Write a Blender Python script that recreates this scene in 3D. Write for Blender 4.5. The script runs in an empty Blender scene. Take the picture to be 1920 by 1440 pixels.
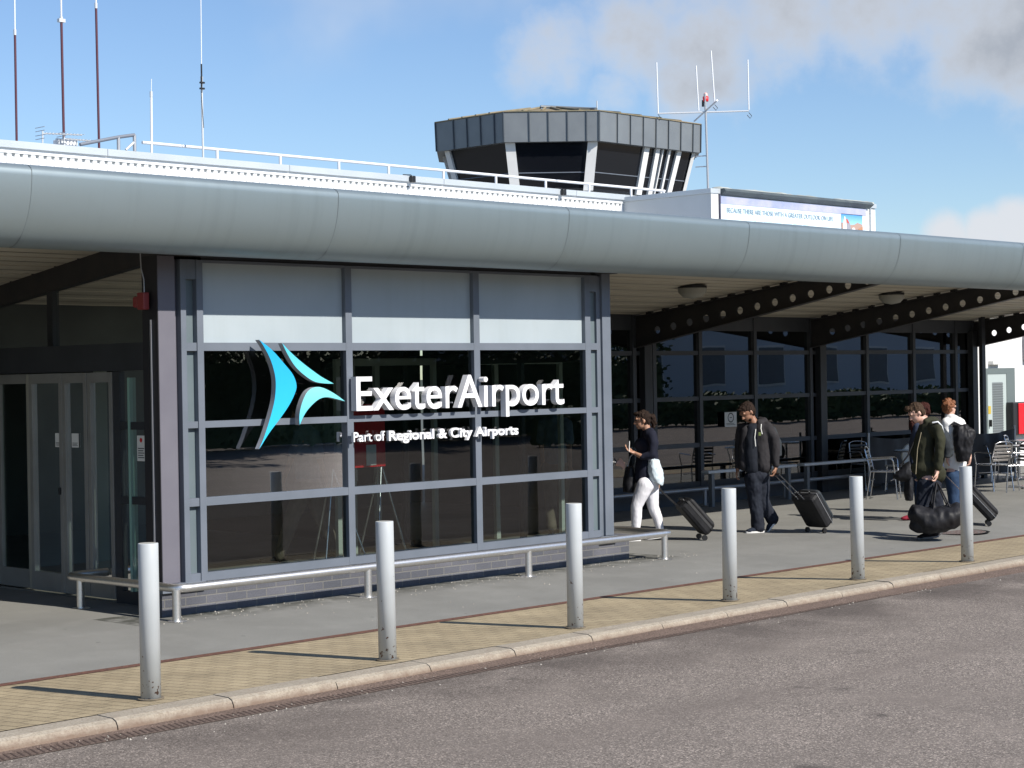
import bpy, bmesh, math, random
from mathutils import Vector, Matrix, noise as mnoise
random.seed(7)
C = bpy.context.scene.collection
scn = bpy.context.scene
R = math.radians

# ---------------------------------------------------------------- camera
CAMP = Vector((-9.664, -13.533, 2.05))
RX = Vector((0.6970, -0.7169, -0.0172)).normalized()
UP = Vector((0.0146, -0.0092, 1.0)); UP = (UP - RX*UP.dot(RX)).normalized()
BK = RX.cross(UP)
cam = bpy.data.cameras.new('camera'); camo = bpy.data.objects.new('camera', cam); C.objects.link(camo)
m = Matrix((RX, UP, BK)).transposed().to_4x4(); m.translation = CAMP
camo.matrix_world = m
cam.sensor_width = 36; cam.lens = 36*3497/1920; cam.clip_end = 3000; cam.clip_start = 0.1
scn.camera = camo

# a measured photo point to a place in the world, on a known plane
def ray(p): return (RX*(p[0]-960) - UP*(p[1]-720) - BK*3497).normalized()
def onz(p, z=0.0): d = ray(p); return CAMP + d*((z-CAMP.z)/d.z)
def ony(p, y=0.0): d = ray(p); return CAMP + d*((y-CAMP.y)/d.y)
def onx(p, x=0.0): d = ray(p); return CAMP + d*((x-CAMP.x)/d.x)

def gz(y):                      # the pavement falls a little to the drain, from the kerb and from the building
    if y > -.35 or y < -3.53: return 0.0
    return -.06*(-.35-y)/1.41 if y > -1.76 else -.06*(y+3.53)/1.7 if y < -1.83 else -.06
def gnd(p):
    z = 0.0
    for _ in range(25): z = gz(onz(p, z).y)
    return onz(p, z)

# ---------------------------------------------------------------- world
SUN = Vector((0.12, -1.30, 1.0)).normalized()
elev = math.asin(SUN.z); azi = math.atan2(SUN.x, SUN.y)
w = bpy.data.worlds.new('World'); scn.world = w; w.use_nodes = True
nt = w.node_tree; nt.nodes.clear()
def N(t, **k):
    n = nt.nodes.new(t)
    for a, b in k.items(): setattr(n, a, b)
    return n
L = lambda a, b: nt.links.new(a, b)
out = N('ShaderNodeOutputWorld'); bg = N('ShaderNodeBackground'); L(bg.outputs[0], out.inputs[0])
sky = N('ShaderNodeTexSky', sky_type='NISHITA'); sky.sun_disc = False
sky.sun_elevation = elev; sky.sun_rotation = azi; sky.air_density = 1.0; sky.dust_density = 0.02; sky.ozone_density = 2.5
tc = N('ShaderNodeTexCoord')
def MA(op, a, b=None, c=None, clamp=False):
    n = N('ShaderNodeMath', operation=op); n.use_clamp = clamp
    for i, v in enumerate((a, b, c)):
        if v is None: continue
        if isinstance(v, (int, float)): n.inputs[i].default_value = v
        else: L(v, n.inputs[i])
    return n.outputs[0]
blobs = [((1040,95),110,1.0), ((1180,70),120,1.05), ((1330,80),130,1.05), ((1480,30),150,1.1), ((1640,20),170,1.15), ((1800,20),180,1.15), ((1960,30),190,1.15),
         ((1150,165),60,.9), ((1280,150),80,.9), ((1775,442),55,1.35), ((1850,432),55,1.45), ((1905,420),60,1.6), ((1980,430),80,1.5), ((2150,150),250,1.0), ((1300,-120),300,.9)]
field = None
for p, r, s in blobs:
    d = ray(p); rr = (r/3497)**2/2
    dp = N('ShaderNodeVectorMath', operation='DOT_PRODUCT'); L(tc.outputs['Generated'], dp.inputs[0]); dp.inputs[1].default_value = d
    v = MA('MULTIPLY', MA('SUBTRACT', 1.0, MA('MULTIPLY', MA('SUBTRACT', 1.0, dp.outputs['Value']), 1/rr)), s)
    field = v if field is None else MA('MAXIMUM', field, v)
field = MA('MAXIMUM', field, -1.2)
ns = N('ShaderNodeTexNoise'); ns.inputs['Scale'].default_value = 16; ns.inputs['Detail'].default_value = 9; ns.inputs['Roughness'].default_value = .58
L(tc.outputs['Generated'], ns.inputs['Vector'])
ns2 = N('ShaderNodeTexNoise'); ns2.inputs['Scale'].default_value = 5; ns2.inputs['Detail'].default_value = 5
L(tc.outputs['Generated'], ns2.inputs['Vector'])
cm = MA('ADD', MA('MULTIPLY', field, .62), MA('MULTIPLY', MA('SUBTRACT', ns.outputs['Fac'], .5), 2.2))
far = MA('MULTIPLY', MA('SUBTRACT', ns2.outputs['Fac'], .58), 3.0)
mr = N('ShaderNodeMapRange', interpolation_type='SMOOTHSTEP'); L(MA('MAXIMUM', cm, MA('MINIMUM', far, .2)), mr.inputs['Value'])
mr.inputs['From Min'].default_value = -.12; mr.inputs['From Max'].default_value = .85
shade = N('ShaderNodeMapRange'); L(MA('ADD', cm, MA('MULTIPLY', MA('SUBTRACT', ns.outputs['Fac'], .5), 1.0)), shade.inputs['Value']); shade.inputs['From Min'].default_value = .1; shade.inputs['From Max'].default_value = 1.25
sz = N('ShaderNodeSeparateXYZ'); L(tc.outputs['Generated'], sz.inputs[0]); hi = N('ShaderNodeMapRange'); L(sz.outputs['Z'], hi.inputs['Value']); hi.inputs['From Min'].default_value = .085; hi.inputs['From Max'].default_value = .15
cc = N('ShaderNodeMix', data_type='RGBA'); L(MA('MULTIPLY', shade.outputs[0], hi.outputs[0]), cc.inputs['Factor'])
cc.inputs['A'].default_value = (6.3, 6.5, 6.9, 1); cc.inputs['B'].default_value = (3.5, 3.75, 4.2, 1)
tn = N('ShaderNodeMix', data_type='RGBA', blend_type='MULTIPLY'); tn.inputs['Factor'].default_value = 1; L(sky.outputs[0], tn.inputs['A']); tn.inputs['B'].default_value = (.91, .985, 1.12, 1)
mix = N('ShaderNodeMix', data_type='RGBA'); L(MA('MULTIPLY', mr.outputs[0], .93), mix.inputs['Factor']); L(tn.outputs['Result'], mix.inputs['A']); L(cc.outputs['Result'], mix.inputs['B'])
L(mix.outputs['Result'], bg.inputs['Color']); bg.inputs['Strength'].default_value = 0.078
sl = bpy.data.lights.new('sun', 'SUN'); sl.energy = 4.1; sl.angle = R(.5); sl.color = (1.0, .945, .86)
so = bpy.data.objects.new('sun', sl); C.objects.link(so); so.rotation_euler = SUN.to_track_quat('Z', 'Y').to_euler()
scn.view_settings.view_transform = 'Standard'; scn.view_settings.look = 'None'
scn.view_settings.exposure = 0.62; scn.view_settings.gamma = 1
scn.cycles.max_bounces = 8; scn.cycles.transparent_max_bounces = 16; scn.cycles.caustics_reflective = False; scn.cycles.caustics_refractive = False
scn.cycles.sample_clamp_indirect = 6

# ---------------------------------------------------------------- materials
def mat(name, col, rough=.6, metal=0., nscale=0, ncol=None, bump=0., bscale=None, spec=.5, detail=5, lo=.35, hi=.65, coat=0, stretch=None, bdist=.02):
    mt = bpy.data.materials.new(name); mt.use_nodes = True; t = mt.node_tree
    b = t.nodes['Principled BSDF']
    b.inputs['Base Color'].default_value = (*col, 1); b.inputs['Roughness'].default_value = rough; b.inputs['Metallic'].default_value = metal
    b.inputs['Specular IOR Level'].default_value = spec; b.inputs['Coat Weight'].default_value = coat
    tcn = t.nodes.new('ShaderNodeTexCoord'); vec = tcn.outputs['Object']
    if stretch:
        mp = t.nodes.new('ShaderNodeMapping'); t.links.new(vec, mp.inputs[0]); mp.inputs['Scale'].default_value = stretch; vec = mp.outputs[0]
    if nscale:
        n = t.nodes.new('ShaderNodeTexNoise'); n.inputs['Scale'].default_value = nscale; n.inputs['Detail'].default_value = detail; t.links.new(vec, n.inputs['Vector'])
        r = t.nodes.new('ShaderNodeMapRange'); t.links.new(n.outputs['Fac'], r.inputs['Value']); r.inputs['From Min'].default_value = lo; r.inputs['From Max'].default_value = hi
        mx = t.nodes.new('ShaderNodeMix'); mx.data_type = 'RGBA'; t.links.new(r.outputs[0], mx.inputs['Factor'])
        mx.inputs['A'].default_value = (*col, 1); mx.inputs['B'].default_value = (*(ncol or [c*.8 for c in col]), 1)
        t.links.new(mx.outputs['Result'], b.inputs['Base Color'])
    if bump:
        n = t.nodes.new('ShaderNodeTexNoise'); n.inputs['Scale'].default_value = bscale or nscale or 20; n.inputs['Detail'].default_value = 4; t.links.new(vec, n.inputs['Vector'])
        bp = t.nodes.new('ShaderNodeBump'); bp.inputs['Strength'].default_value = bump; bp.inputs['Distance'].default_value = bdist
        t.links.new(n.outputs['Fac'], bp.inputs['Height']); t.links.new(bp.outputs[0], b.inputs['Normal'])
    return mt

def glass(name, tint, refl=1.0, rough=0.0, ior=1.52, wav=.004):
    mt = bpy.data.materials.new(name); mt.use_nodes = True; t = mt.node_tree; t.nodes.clear()
    o = t.nodes.new('ShaderNodeOutputMaterial'); mx = t.nodes.new('ShaderNodeMixShader'); tr = t.nodes.new('ShaderNodeBsdfTransparent'); gl = t.nodes.new('ShaderNodeBsdfGlossy')
    fr = t.nodes.new('ShaderNodeFresnel'); fr.inputs['IOR'].default_value = ior
    mu = t.nodes.new('ShaderNodeMath'); mu.operation = 'MULTIPLY'; mu.inputs[1].default_value = 1.35*refl; mu.use_clamp = True
    t.links.new(fr.outputs[0], mu.inputs[0]); t.links.new(mu.outputs[0], mx.inputs[0])
    tr.inputs['Color'].default_value = (*tint, 1); gl.inputs['Color'].default_value = (1, 1, 1, 1); gl.inputs['Roughness'].default_value = rough
    tcn = t.nodes.new('ShaderNodeTexCoord'); n = t.nodes.new('ShaderNodeTexNoise'); n.inputs['Scale'].default_value = .9; n.inputs['Detail'].default_value = 1
    bp = t.nodes.new('ShaderNodeBump'); bp.inputs['Strength'].default_value = 1; bp.inputs['Distance'].default_value = wav*.45
    t.links.new(tcn.outputs['Object'], n.inputs['Vector']); t.links.new(n.outputs['Fac'], bp.inputs['Height']); t.links.new(bp.outputs[0], gl.inputs['Normal'])
    t.links.new(tr.outputs[0], mx.inputs[1]); t.links.new(gl.outputs[0], mx.inputs[2]); t.links.new(mx.outputs[0], o.inputs[0])
    return mt

M = {}
M['frame'] = mat('frame_paint', (.150, .170, .205), .42, 0, 3, (.13, .15, .18), spec=.4)
M['frame_dark'] = mat('dark_frame_paint', (.035, .038, .044), .45, 0, 3)
M['panel'] = mat('panel_paint', (.385, .44, .47), .4, 0, 1.5, (.35, .405, .435))
M['sidepanel'] = mat('side_panel_paint', (.14, .175, .19), .35, 0, 2, (.12, .155, .17))
M['column'] = mat('column_paint', (.145, .14, .165), .5, 0, 2, (.125, .12, .145))
M['fascia'] = mat('fascia_metal', (.27, .325, .345), .42, .5, .7, (.24, .295, .315), detail=7, stretch=(.35, 1, 1))
def streaks(mt, f=.5, sc=(9, .35, .35), k=.72):
    t = mt.node_tree; bs = t.nodes['Principled BSDF']; old = bs.inputs['Base Color'].links[0].from_socket
    tcn = t.nodes.new('ShaderNodeTexCoord'); mp = t.nodes.new('ShaderNodeMapping'); mp.inputs['Scale'].default_value = sc; t.links.new(tcn.outputs['Object'], mp.inputs[0])
    n = t.nodes.new('ShaderNodeTexNoise'); n.inputs['Scale'].default_value = 1; n.inputs['Detail'].default_value = 5; t.links.new(mp.outputs[0], n.inputs['Vector'])
    r_ = t.nodes.new('ShaderNodeMapRange'); t.links.new(n.outputs['Fac'], r_.inputs['Value']); r_.inputs['From Min'].default_value = .5; r_.inputs['From Max'].default_value = .75; r_.inputs['To Max'].default_value = f
    mx = t.nodes.new('ShaderNodeMix'); mx.data_type = 'RGBA'; mx.blend_type = 'MULTIPLY'; t.links.new(r_.outputs[0], mx.inputs['Factor']); t.links.new(old, mx.inputs['A']); mx.inputs['B'].default_value = (k, k, k*.96, 1)
    t.links.new(mx.outputs['Result'], bs.inputs['Base Color'])
streaks(M['fascia'], .3)
_t = M['fascia'].node_tree; _n = _t.nodes.new('ShaderNodeTexNoise'); _n.inputs['Scale'].default_value = 1.1; _n.inputs['Detail'].default_value = 2
_b = _t.nodes.new('ShaderNodeBump'); _b.inputs['Strength'].default_value = 1; _b.inputs['Distance'].default_value = .012; _c = _t.nodes.new('ShaderNodeTexCoord')
_t.links.new(_c.outputs['Object'], _n.inputs['Vector']); _t.links.new(_n.outputs['Fac'], _b.inputs['Height']); _t.links.new(_b.outputs[0], _t.nodes['Principled BSDF'].inputs['Normal']); streaks(M['panel'], .25, (7, 1, .5), .85)
M['seam'] = mat('seam_dark', (.12, .14, .15), .6); M['seam2'] = mat('seam_soft', (.185, .22, .235), .6)
M['white'] = mat('white_cladding', (.80, .80, .79), .5, 0, 2, (.74, .74, .73))
M['coping'] = mat('coping_metal', (.50, .54, .57), .4, .1, 1.2, (.44, .48, .51))
M['soffit'] = mat('soffit_cream', (.70, .65, .54), .6, 0, 1.3, (.62, .57, .46), detail=6, stretch=(.3, 2, 1))
M['beam'] = mat('beam_paint', (.028, .027, .030), .5, 0, 5, (.04, .037, .037))
M['steel'] = mat('brushed_steel', (.82, .80, .77), .38, 1, 40, (.75, .73, .70), stretch=(1, 1, 1), detail=3)
M['alu'] = mat('aluminium', (.62, .62, .64), .25, 1, 30, (.5, .5, .52))
M['pole'] = mat('dull_metal', (.45, .46, .48), .45, .6)
M['galv'] = mat('galvanised', (.58, .60, .62), .5, .2)
M['doorframe'] = mat('door_aluminium', (.30, .295, .28), .4, .3, 4, (.26, .255, .24))
M['black'] = mat('black_plastic', (.012, .012, .013), .4)
M['floor'] = mat('indoor_floor', (.20, .19, .17), .5, 0, 2, (.16, .15, .13))
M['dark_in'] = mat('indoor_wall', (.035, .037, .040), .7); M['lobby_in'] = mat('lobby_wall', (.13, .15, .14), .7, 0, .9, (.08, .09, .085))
M['glass'] = glass('window_glass', (.62, .69, .66), 1.15)
M['glass2'] = glass('facade_glass', (.28, .31, .33), 2.0); M['glass3'] = glass('inner_glass', (.22, .27, .24), .8)
M['doorglass'] = glass('door_glass', (.58, .70, .65), .5)
M['glassedge'] = mat('glass_edge', (.25, .42, .36), .2)
M['cabglass'] = mat('cab_glass', (.008, .009, .012), .06, 0, spec=.45)
M['red'] = mat('red_plastic', (.22, .03, .028), .5)
M['redpaint'] = mat('red_enamel', (.62, .012, .02), .35)
M['paper'] = mat('paper', (.70, .70, .68), .7)
M['ink'] = mat('ink', (.05, .05, .06), .6)
M['yellow'] = mat('yellow_notice', (.50, .36, .04), .6)
M['letter'] = mat('letter_white', (.86, .86, .88), .3)
M['zinc'] = mat('zinc_grey', (.20, .218, .232), .42, .2, 1.5, (.175, .192, .208))
M['lichen'] = mat('lichen_roof', (.27, .215, .135), .85, 0, 2, (.16, .15, .10))
M['mast_red'] = mat('mast_brown', (.085, .022, .035), .5)
M['white_rod'] = mat('white_rod', (.75, .76, .78), .4)
M['textile'] = mat('windbreak_canvas', (.02, .021, .024), .7, 0, 4, (.028, .03, .034), bump=.4, bscale=3)

def bollard_mat():
    mt = mat('bollard_paint', (.50, .53, .545), .45, 0, 4, (.46, .49, .505)); t = mt.node_tree; b = t.nodes['Principled BSDF']
    old = b.inputs['Base Color'].links[0].from_socket
    tcn = t.nodes.new('ShaderNodeTexCoord'); n = t.nodes.new('ShaderNodeTexNoise'); n.inputs['Scale'].default_value = 34; n.inputs['Detail'].default_value = 3
    oi = t.nodes.new('ShaderNodeObjectInfo'); va = t.nodes.new('ShaderNodeVectorMath'); va.operation = 'ADD'
    t.links.new(tcn.outputs['Object'], va.inputs[0]); t.links.new(oi.outputs['Location'], va.inputs[1]); t.links.new(va.outputs[0], n.inputs['Vector'])
    s = t.nodes.new('ShaderNodeSeparateXYZ'); t.links.new(tcn.outputs['Object'], s.inputs[0])
    th = t.nodes.new('ShaderNodeMapRange'); t.links.new(s.outputs['Z'], th.inputs['Value']); th.inputs['From Min'].default_value = 0; th.inputs['From Max'].default_value = .45; th.inputs['To Min'].default_value = .60; th.inputs['To Max'].default_value = .76
    g = t.nodes.new('ShaderNodeMath'); g.operation = 'GREATER_THAN'; t.links.new(n.outputs['Fac'], g.inputs[0]); t.links.new(th.outputs[0], g.inputs[1])
    mx = t.nodes.new('ShaderNodeMix'); mx.data_type = 'RGBA'; t.links.new(g.outputs[0], mx.inputs['Factor']); t.links.new(old, mx.inputs['A']); mx.inputs['B'].default_value = (.12, .075, .06, 1)
    t.links.new(mx.outputs['Result'], b.inputs['Base Color']); return mt
M['bollard'] = bollard_mat()

def ground_mat(name, base, dark, light, grain, patch, lightcut=.68, darkcut=.36, rough=.85, bump=.35, stain=None, stone=0, cracks=False):
    mt = bpy.data.materials.new(name); mt.use_nodes = True; t = mt.node_tree; b = t.nodes['Principled BSDF']; b.inputs['Roughness'].default_value = rough; b.inputs['Specular IOR Level'].default_value = .3
    tcn = t.nodes.new('ShaderNodeTexCoord'); v = tcn.outputs['Object']
    def noise(s, d=3, ro=.5):
        n = t.nodes.new('ShaderNodeTexNoise'); n.inputs['Scale'].default_value = s; n.inputs['Detail'].default_value = d; n.inputs['Roughness'].default_value = ro; t.links.new(v, n.inputs['Vector']); return n.outputs['Fac']
    def rng(x, a, c):
        r = t.nodes.new('ShaderNodeMapRange'); t.links.new(x, r.inputs['Value']); r.inputs['From Min'].default_value = a; r.inputs['From Max'].default_value = c; return r.outputs[0]
    def mixc(f, A, B, k=1.0):
        mx = t.nodes.new('ShaderNodeMix'); mx.data_type = 'RGBA'
        if k != 1:
            q = t.nodes.new('ShaderNodeMath'); q.operation = 'MULTIPLY'; t.links.new(f, q.inputs[0]); q.inputs[1].default_value = k; f = q.outputs[0]
        t.links.new(f, mx.inputs['Factor'])
        for s_, x in (('A', A), ('B', B)):
            if isinstance(x, tuple): mx.inputs[s_].default_value = (*x, 1)
            else: t.links.new(x, mx.inputs[s_])
        return mx.outputs['Result']
    g = noise(grain, 2, .7)
    c = mixc(rng(g, .5, darkcut), base, dark)
    c = mixc(rng(g, .56, lightcut), c, light)
    if stone:
        vo = t.nodes.new('ShaderNodeTexVoronoi'); vo.inputs['Scale'].default_value = stone; t.links.new(v, vo.inputs['Vector'])
        sx = t.nodes.new('ShaderNodeSeparateColor'); t.links.new(vo.outputs['Color'], sx.inputs[0])
        c = mixc(rng(sx.outputs[0], .80, .90), c, tuple(min(x*2.5, .6) for x in base), .8)
        c = mixc(rng(sx.outputs[1], .76, .84), c, tuple(x*.3 for x in base), .8)
    c = mixc(rng(noise(patch, 6, .6), .42, .66), c, tuple(x*.72 for x in base), .5)
    c = mixc(rng(noise(patch*3.1, 5, .6), .5, .7), c, tuple(min(x*1.25, 1) for x in base), .35)
    if stain: c = stain(t, v, c, mixc, rng, noise)
    t.links.new(c, b.inputs['Base Color'])
    bp = t.nodes.new('ShaderNodeBump'); bp.inputs['Strength'].default_value = bump; bp.inputs['Distance'].default_value = .01; t.links.new(g, bp.inputs['Height']); t.links.new(bp.outputs[0], b.inputs['Normal'])
    return mt
def road_stain(t, v, c, mixc, rng, noise):
    s = t.nodes.new('ShaderNodeSeparateXYZ'); t.links.new(v, s.inputs[0])
    near = rng(s.outputs['Y'], -5.4, -4.05)
    q = t.nodes.new('ShaderNodeMath'); q.operation = 'MULTIPLY'; t.links.new(near, q.inputs[0]); t.links.new(rng(noise(.9, 5, .6), .38, .6), q.inputs[1])
    c = mixc(q.outputs[0], c, (.065, .052, .045), .7)
    mp = t.nodes.new('ShaderNodeMapping'); mp.inputs['Scale'].default_value = (.06, 1.1, 1); t.links.new(v, mp.inputs[0])
    n = t.nodes.new('ShaderNodeTexNoise'); n.inputs['Scale'].default_value = 1; n.inputs['Detail'].default_value = 5; t.links.new(mp.outputs[0], n.inputs['Vector'])
    c = mixc(rng(n.outputs['Fac'], .50, .68), c, (.15, .125, .108), .4)
    n3 = noise(.55, 7, .62)
    c = mixc(rng(n3, .60, .72), c, (.12, .10, .086), .4)
    return mixc(rng(noise(1.9, 3, .5), .70, .76), c, (.05, .042, .038), .6)
def pave_stain(t, v, c, mixc, rng, noise):
    s = t.nodes.new('ShaderNodeSeparateXYZ'); t.links.new(v, s.inputs[0])
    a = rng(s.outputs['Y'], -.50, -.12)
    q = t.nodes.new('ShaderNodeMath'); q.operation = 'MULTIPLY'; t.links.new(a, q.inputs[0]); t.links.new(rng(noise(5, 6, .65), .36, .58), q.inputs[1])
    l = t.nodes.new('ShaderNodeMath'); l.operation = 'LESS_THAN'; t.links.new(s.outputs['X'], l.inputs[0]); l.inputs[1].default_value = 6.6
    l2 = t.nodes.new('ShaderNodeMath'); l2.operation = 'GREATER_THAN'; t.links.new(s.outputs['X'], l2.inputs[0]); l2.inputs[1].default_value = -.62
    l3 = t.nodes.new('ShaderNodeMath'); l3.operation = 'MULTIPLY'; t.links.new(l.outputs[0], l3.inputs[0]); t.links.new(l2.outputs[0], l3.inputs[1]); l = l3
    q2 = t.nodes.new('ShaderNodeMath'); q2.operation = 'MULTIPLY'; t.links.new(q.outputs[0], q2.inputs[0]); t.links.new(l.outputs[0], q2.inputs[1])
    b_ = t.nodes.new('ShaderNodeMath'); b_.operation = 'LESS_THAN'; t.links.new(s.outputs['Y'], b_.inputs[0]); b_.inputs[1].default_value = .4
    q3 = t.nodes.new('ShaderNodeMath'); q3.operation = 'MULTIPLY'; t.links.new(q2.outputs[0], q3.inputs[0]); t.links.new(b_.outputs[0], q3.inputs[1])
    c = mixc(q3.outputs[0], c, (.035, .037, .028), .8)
    vo = t.nodes.new('ShaderNodeTexVoronoi'); vo.inputs['Scale'].default_value = 1.6; t.links.new(v, vo.inputs['Vector'])
    ls = t.nodes.new('ShaderNodeMath'); ls.operation = 'LESS_THAN'; t.links.new(vo.outputs['Distance'], ls.inputs[0]); ls.inputs[1].default_value = .035
    c = mixc(ls.outputs[0], c, (.12, .12, .115), .6)
    return mixc(rng(noise(.8, 7, .65), .56, .70), c, (.165, .162, .148), .6)
M['road'] = ground_mat('road_asphalt', (.232, .198, .170), (.10, .082, .07), (.40, .355, .315), 135, .55, stain=road_stain, stone=110, bump=.45)
M['pavement'] = ground_mat('pavement_asphalt', (.225, .222, .205), (.19, .187, .172), (.26, .257, .24), 150, .6, stain=pave_stain, bump=.2)
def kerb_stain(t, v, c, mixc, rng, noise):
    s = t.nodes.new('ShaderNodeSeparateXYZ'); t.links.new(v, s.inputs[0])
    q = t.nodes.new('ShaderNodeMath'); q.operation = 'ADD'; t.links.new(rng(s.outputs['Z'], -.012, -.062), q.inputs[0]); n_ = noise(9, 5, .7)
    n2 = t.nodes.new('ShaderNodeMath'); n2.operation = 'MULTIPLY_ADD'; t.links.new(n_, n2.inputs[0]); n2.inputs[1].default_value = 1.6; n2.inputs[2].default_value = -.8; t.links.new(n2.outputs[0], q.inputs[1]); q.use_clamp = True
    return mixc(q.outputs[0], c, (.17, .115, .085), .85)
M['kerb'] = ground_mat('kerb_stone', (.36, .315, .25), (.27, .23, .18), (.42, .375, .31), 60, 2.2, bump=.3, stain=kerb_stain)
M['gutter'] = ground_mat('rust_gutter', (.14, .10, .08), (.075, .055, .044), (.26, .195, .16), 70, 3, bump=.4)
M['land'] = ground_mat('far_land', (.12, .12, .09), (.08, .09, .06), (.16, .15, .12), 2, .05)

def brick_mat(name, c1, c2, mort, bw, rh, msize, rot=0, axis='XY', rough=.8, mottled=.5, scale=1):
    mt = bpy.data.materials.new(name); mt.use_nodes = True; t = mt.node_tree; b = t.nodes['Principled BSDF']; b.inputs['Roughness'].default_value = rough
    tcn = t.nodes.new('ShaderNodeTexCoord'); mp = t.nodes.new('ShaderNodeMapping'); t.links.new(tcn.outputs['Object'], mp.inputs[0])
    if axis == 'XZ': mp.inputs['Rotation'].default_value = (R(-90), 0, 0)
    else: mp.inputs['Rotation'].default_value = (0, 0, rot)
    br = t.nodes.new('ShaderNodeTexBrick'); t.links.new(mp.outputs[0], br.inputs['Vector'])
    br.inputs['Color1'].default_value = (*c1, 1); br.inputs['Color2'].default_value = (*c2, 1); br.inputs['Mortar'].default_value = (*mort, 1)
    br.inputs['Scale'].default_value = 1; br.inputs['Brick Width'].default_value = bw; br.inputs['Row Height'].default_value = rh; br.inputs['Mortar Size'].default_value = msize; br.inputs['Mortar Smooth'].default_value = .2
    n = t.nodes.new('ShaderNodeTexNoise'); n.inputs['Scale'].default_value = 1.7; n.inputs['Detail'].default_value = 8; t.links.new(tcn.outputs['Object'], n.inputs['Vector'])
    mr_ = t.nodes.new('ShaderNodeMapRange'); t.links.new(n.outputs['Fac'], mr_.inputs['Value']); mr_.inputs['From Min'].default_value = .3; mr_.inputs['From Max'].default_value = .7; mr_.inputs['To Min'].default_value = .78; mr_.inputs['To Max'].default_value = 1.12
    vm = t.nodes.new('ShaderNodeVectorMath'); vm.operation = 'SCALE'; t.links.new(br.outputs['Color'], vm.inputs[0]); t.links.new(mr_.outputs[0], vm.inputs['Scale'])
    n2 = t.nodes.new('ShaderNodeTexNoise'); n2.inputs['Scale'].default_value = 90; t.links.new(tcn.outputs['Object'], n2.inputs['Vector'])
    mr2 = t.nodes.new('ShaderNodeMapRange'); t.links.new(n2.outputs['Fac'], mr2.inputs['Value']); mr2.inputs['From Min'].default_value = .3; mr2.inputs['From Max'].default_value = .7; mr2.inputs['To Min'].default_value = .82; mr2.inputs['To Max'].default_value = 1.15
    vm2 = t.nodes.new('ShaderNodeVectorMath'); vm2.operation = 'SCALE'; t.links.new(vm.outputs[0], vm2.inputs[0]); t.links.new(mr2.outputs[0], vm2.inputs['Scale'])
    t.links.new(vm2.outputs[0], b.inputs['Base Color'])
    bp = t.nodes.new('ShaderNodeBump'); bp.inputs['Strength'].default_value = .5; bp.inputs['Distance'].default_value = .004; bp.invert = True
    t.links.new(br.outputs['Fac'], bp.inputs['Height']); t.links.new(bp.outputs[0], b.inputs['Normal'])
    return mt
M['paver'] = brick_mat('buff_pavers', (.40, .325, .205), (.35, .28, .175), (.17, .135, .085), .21, .105, .006, rot=R(84))
M['plinth'] = brick_mat('plinth_brick', (.085, .09, .108), (.125, .125, .145), (.16, .157, .15), .225, .075, .006, axis='XZ', rough=.5)

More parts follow.
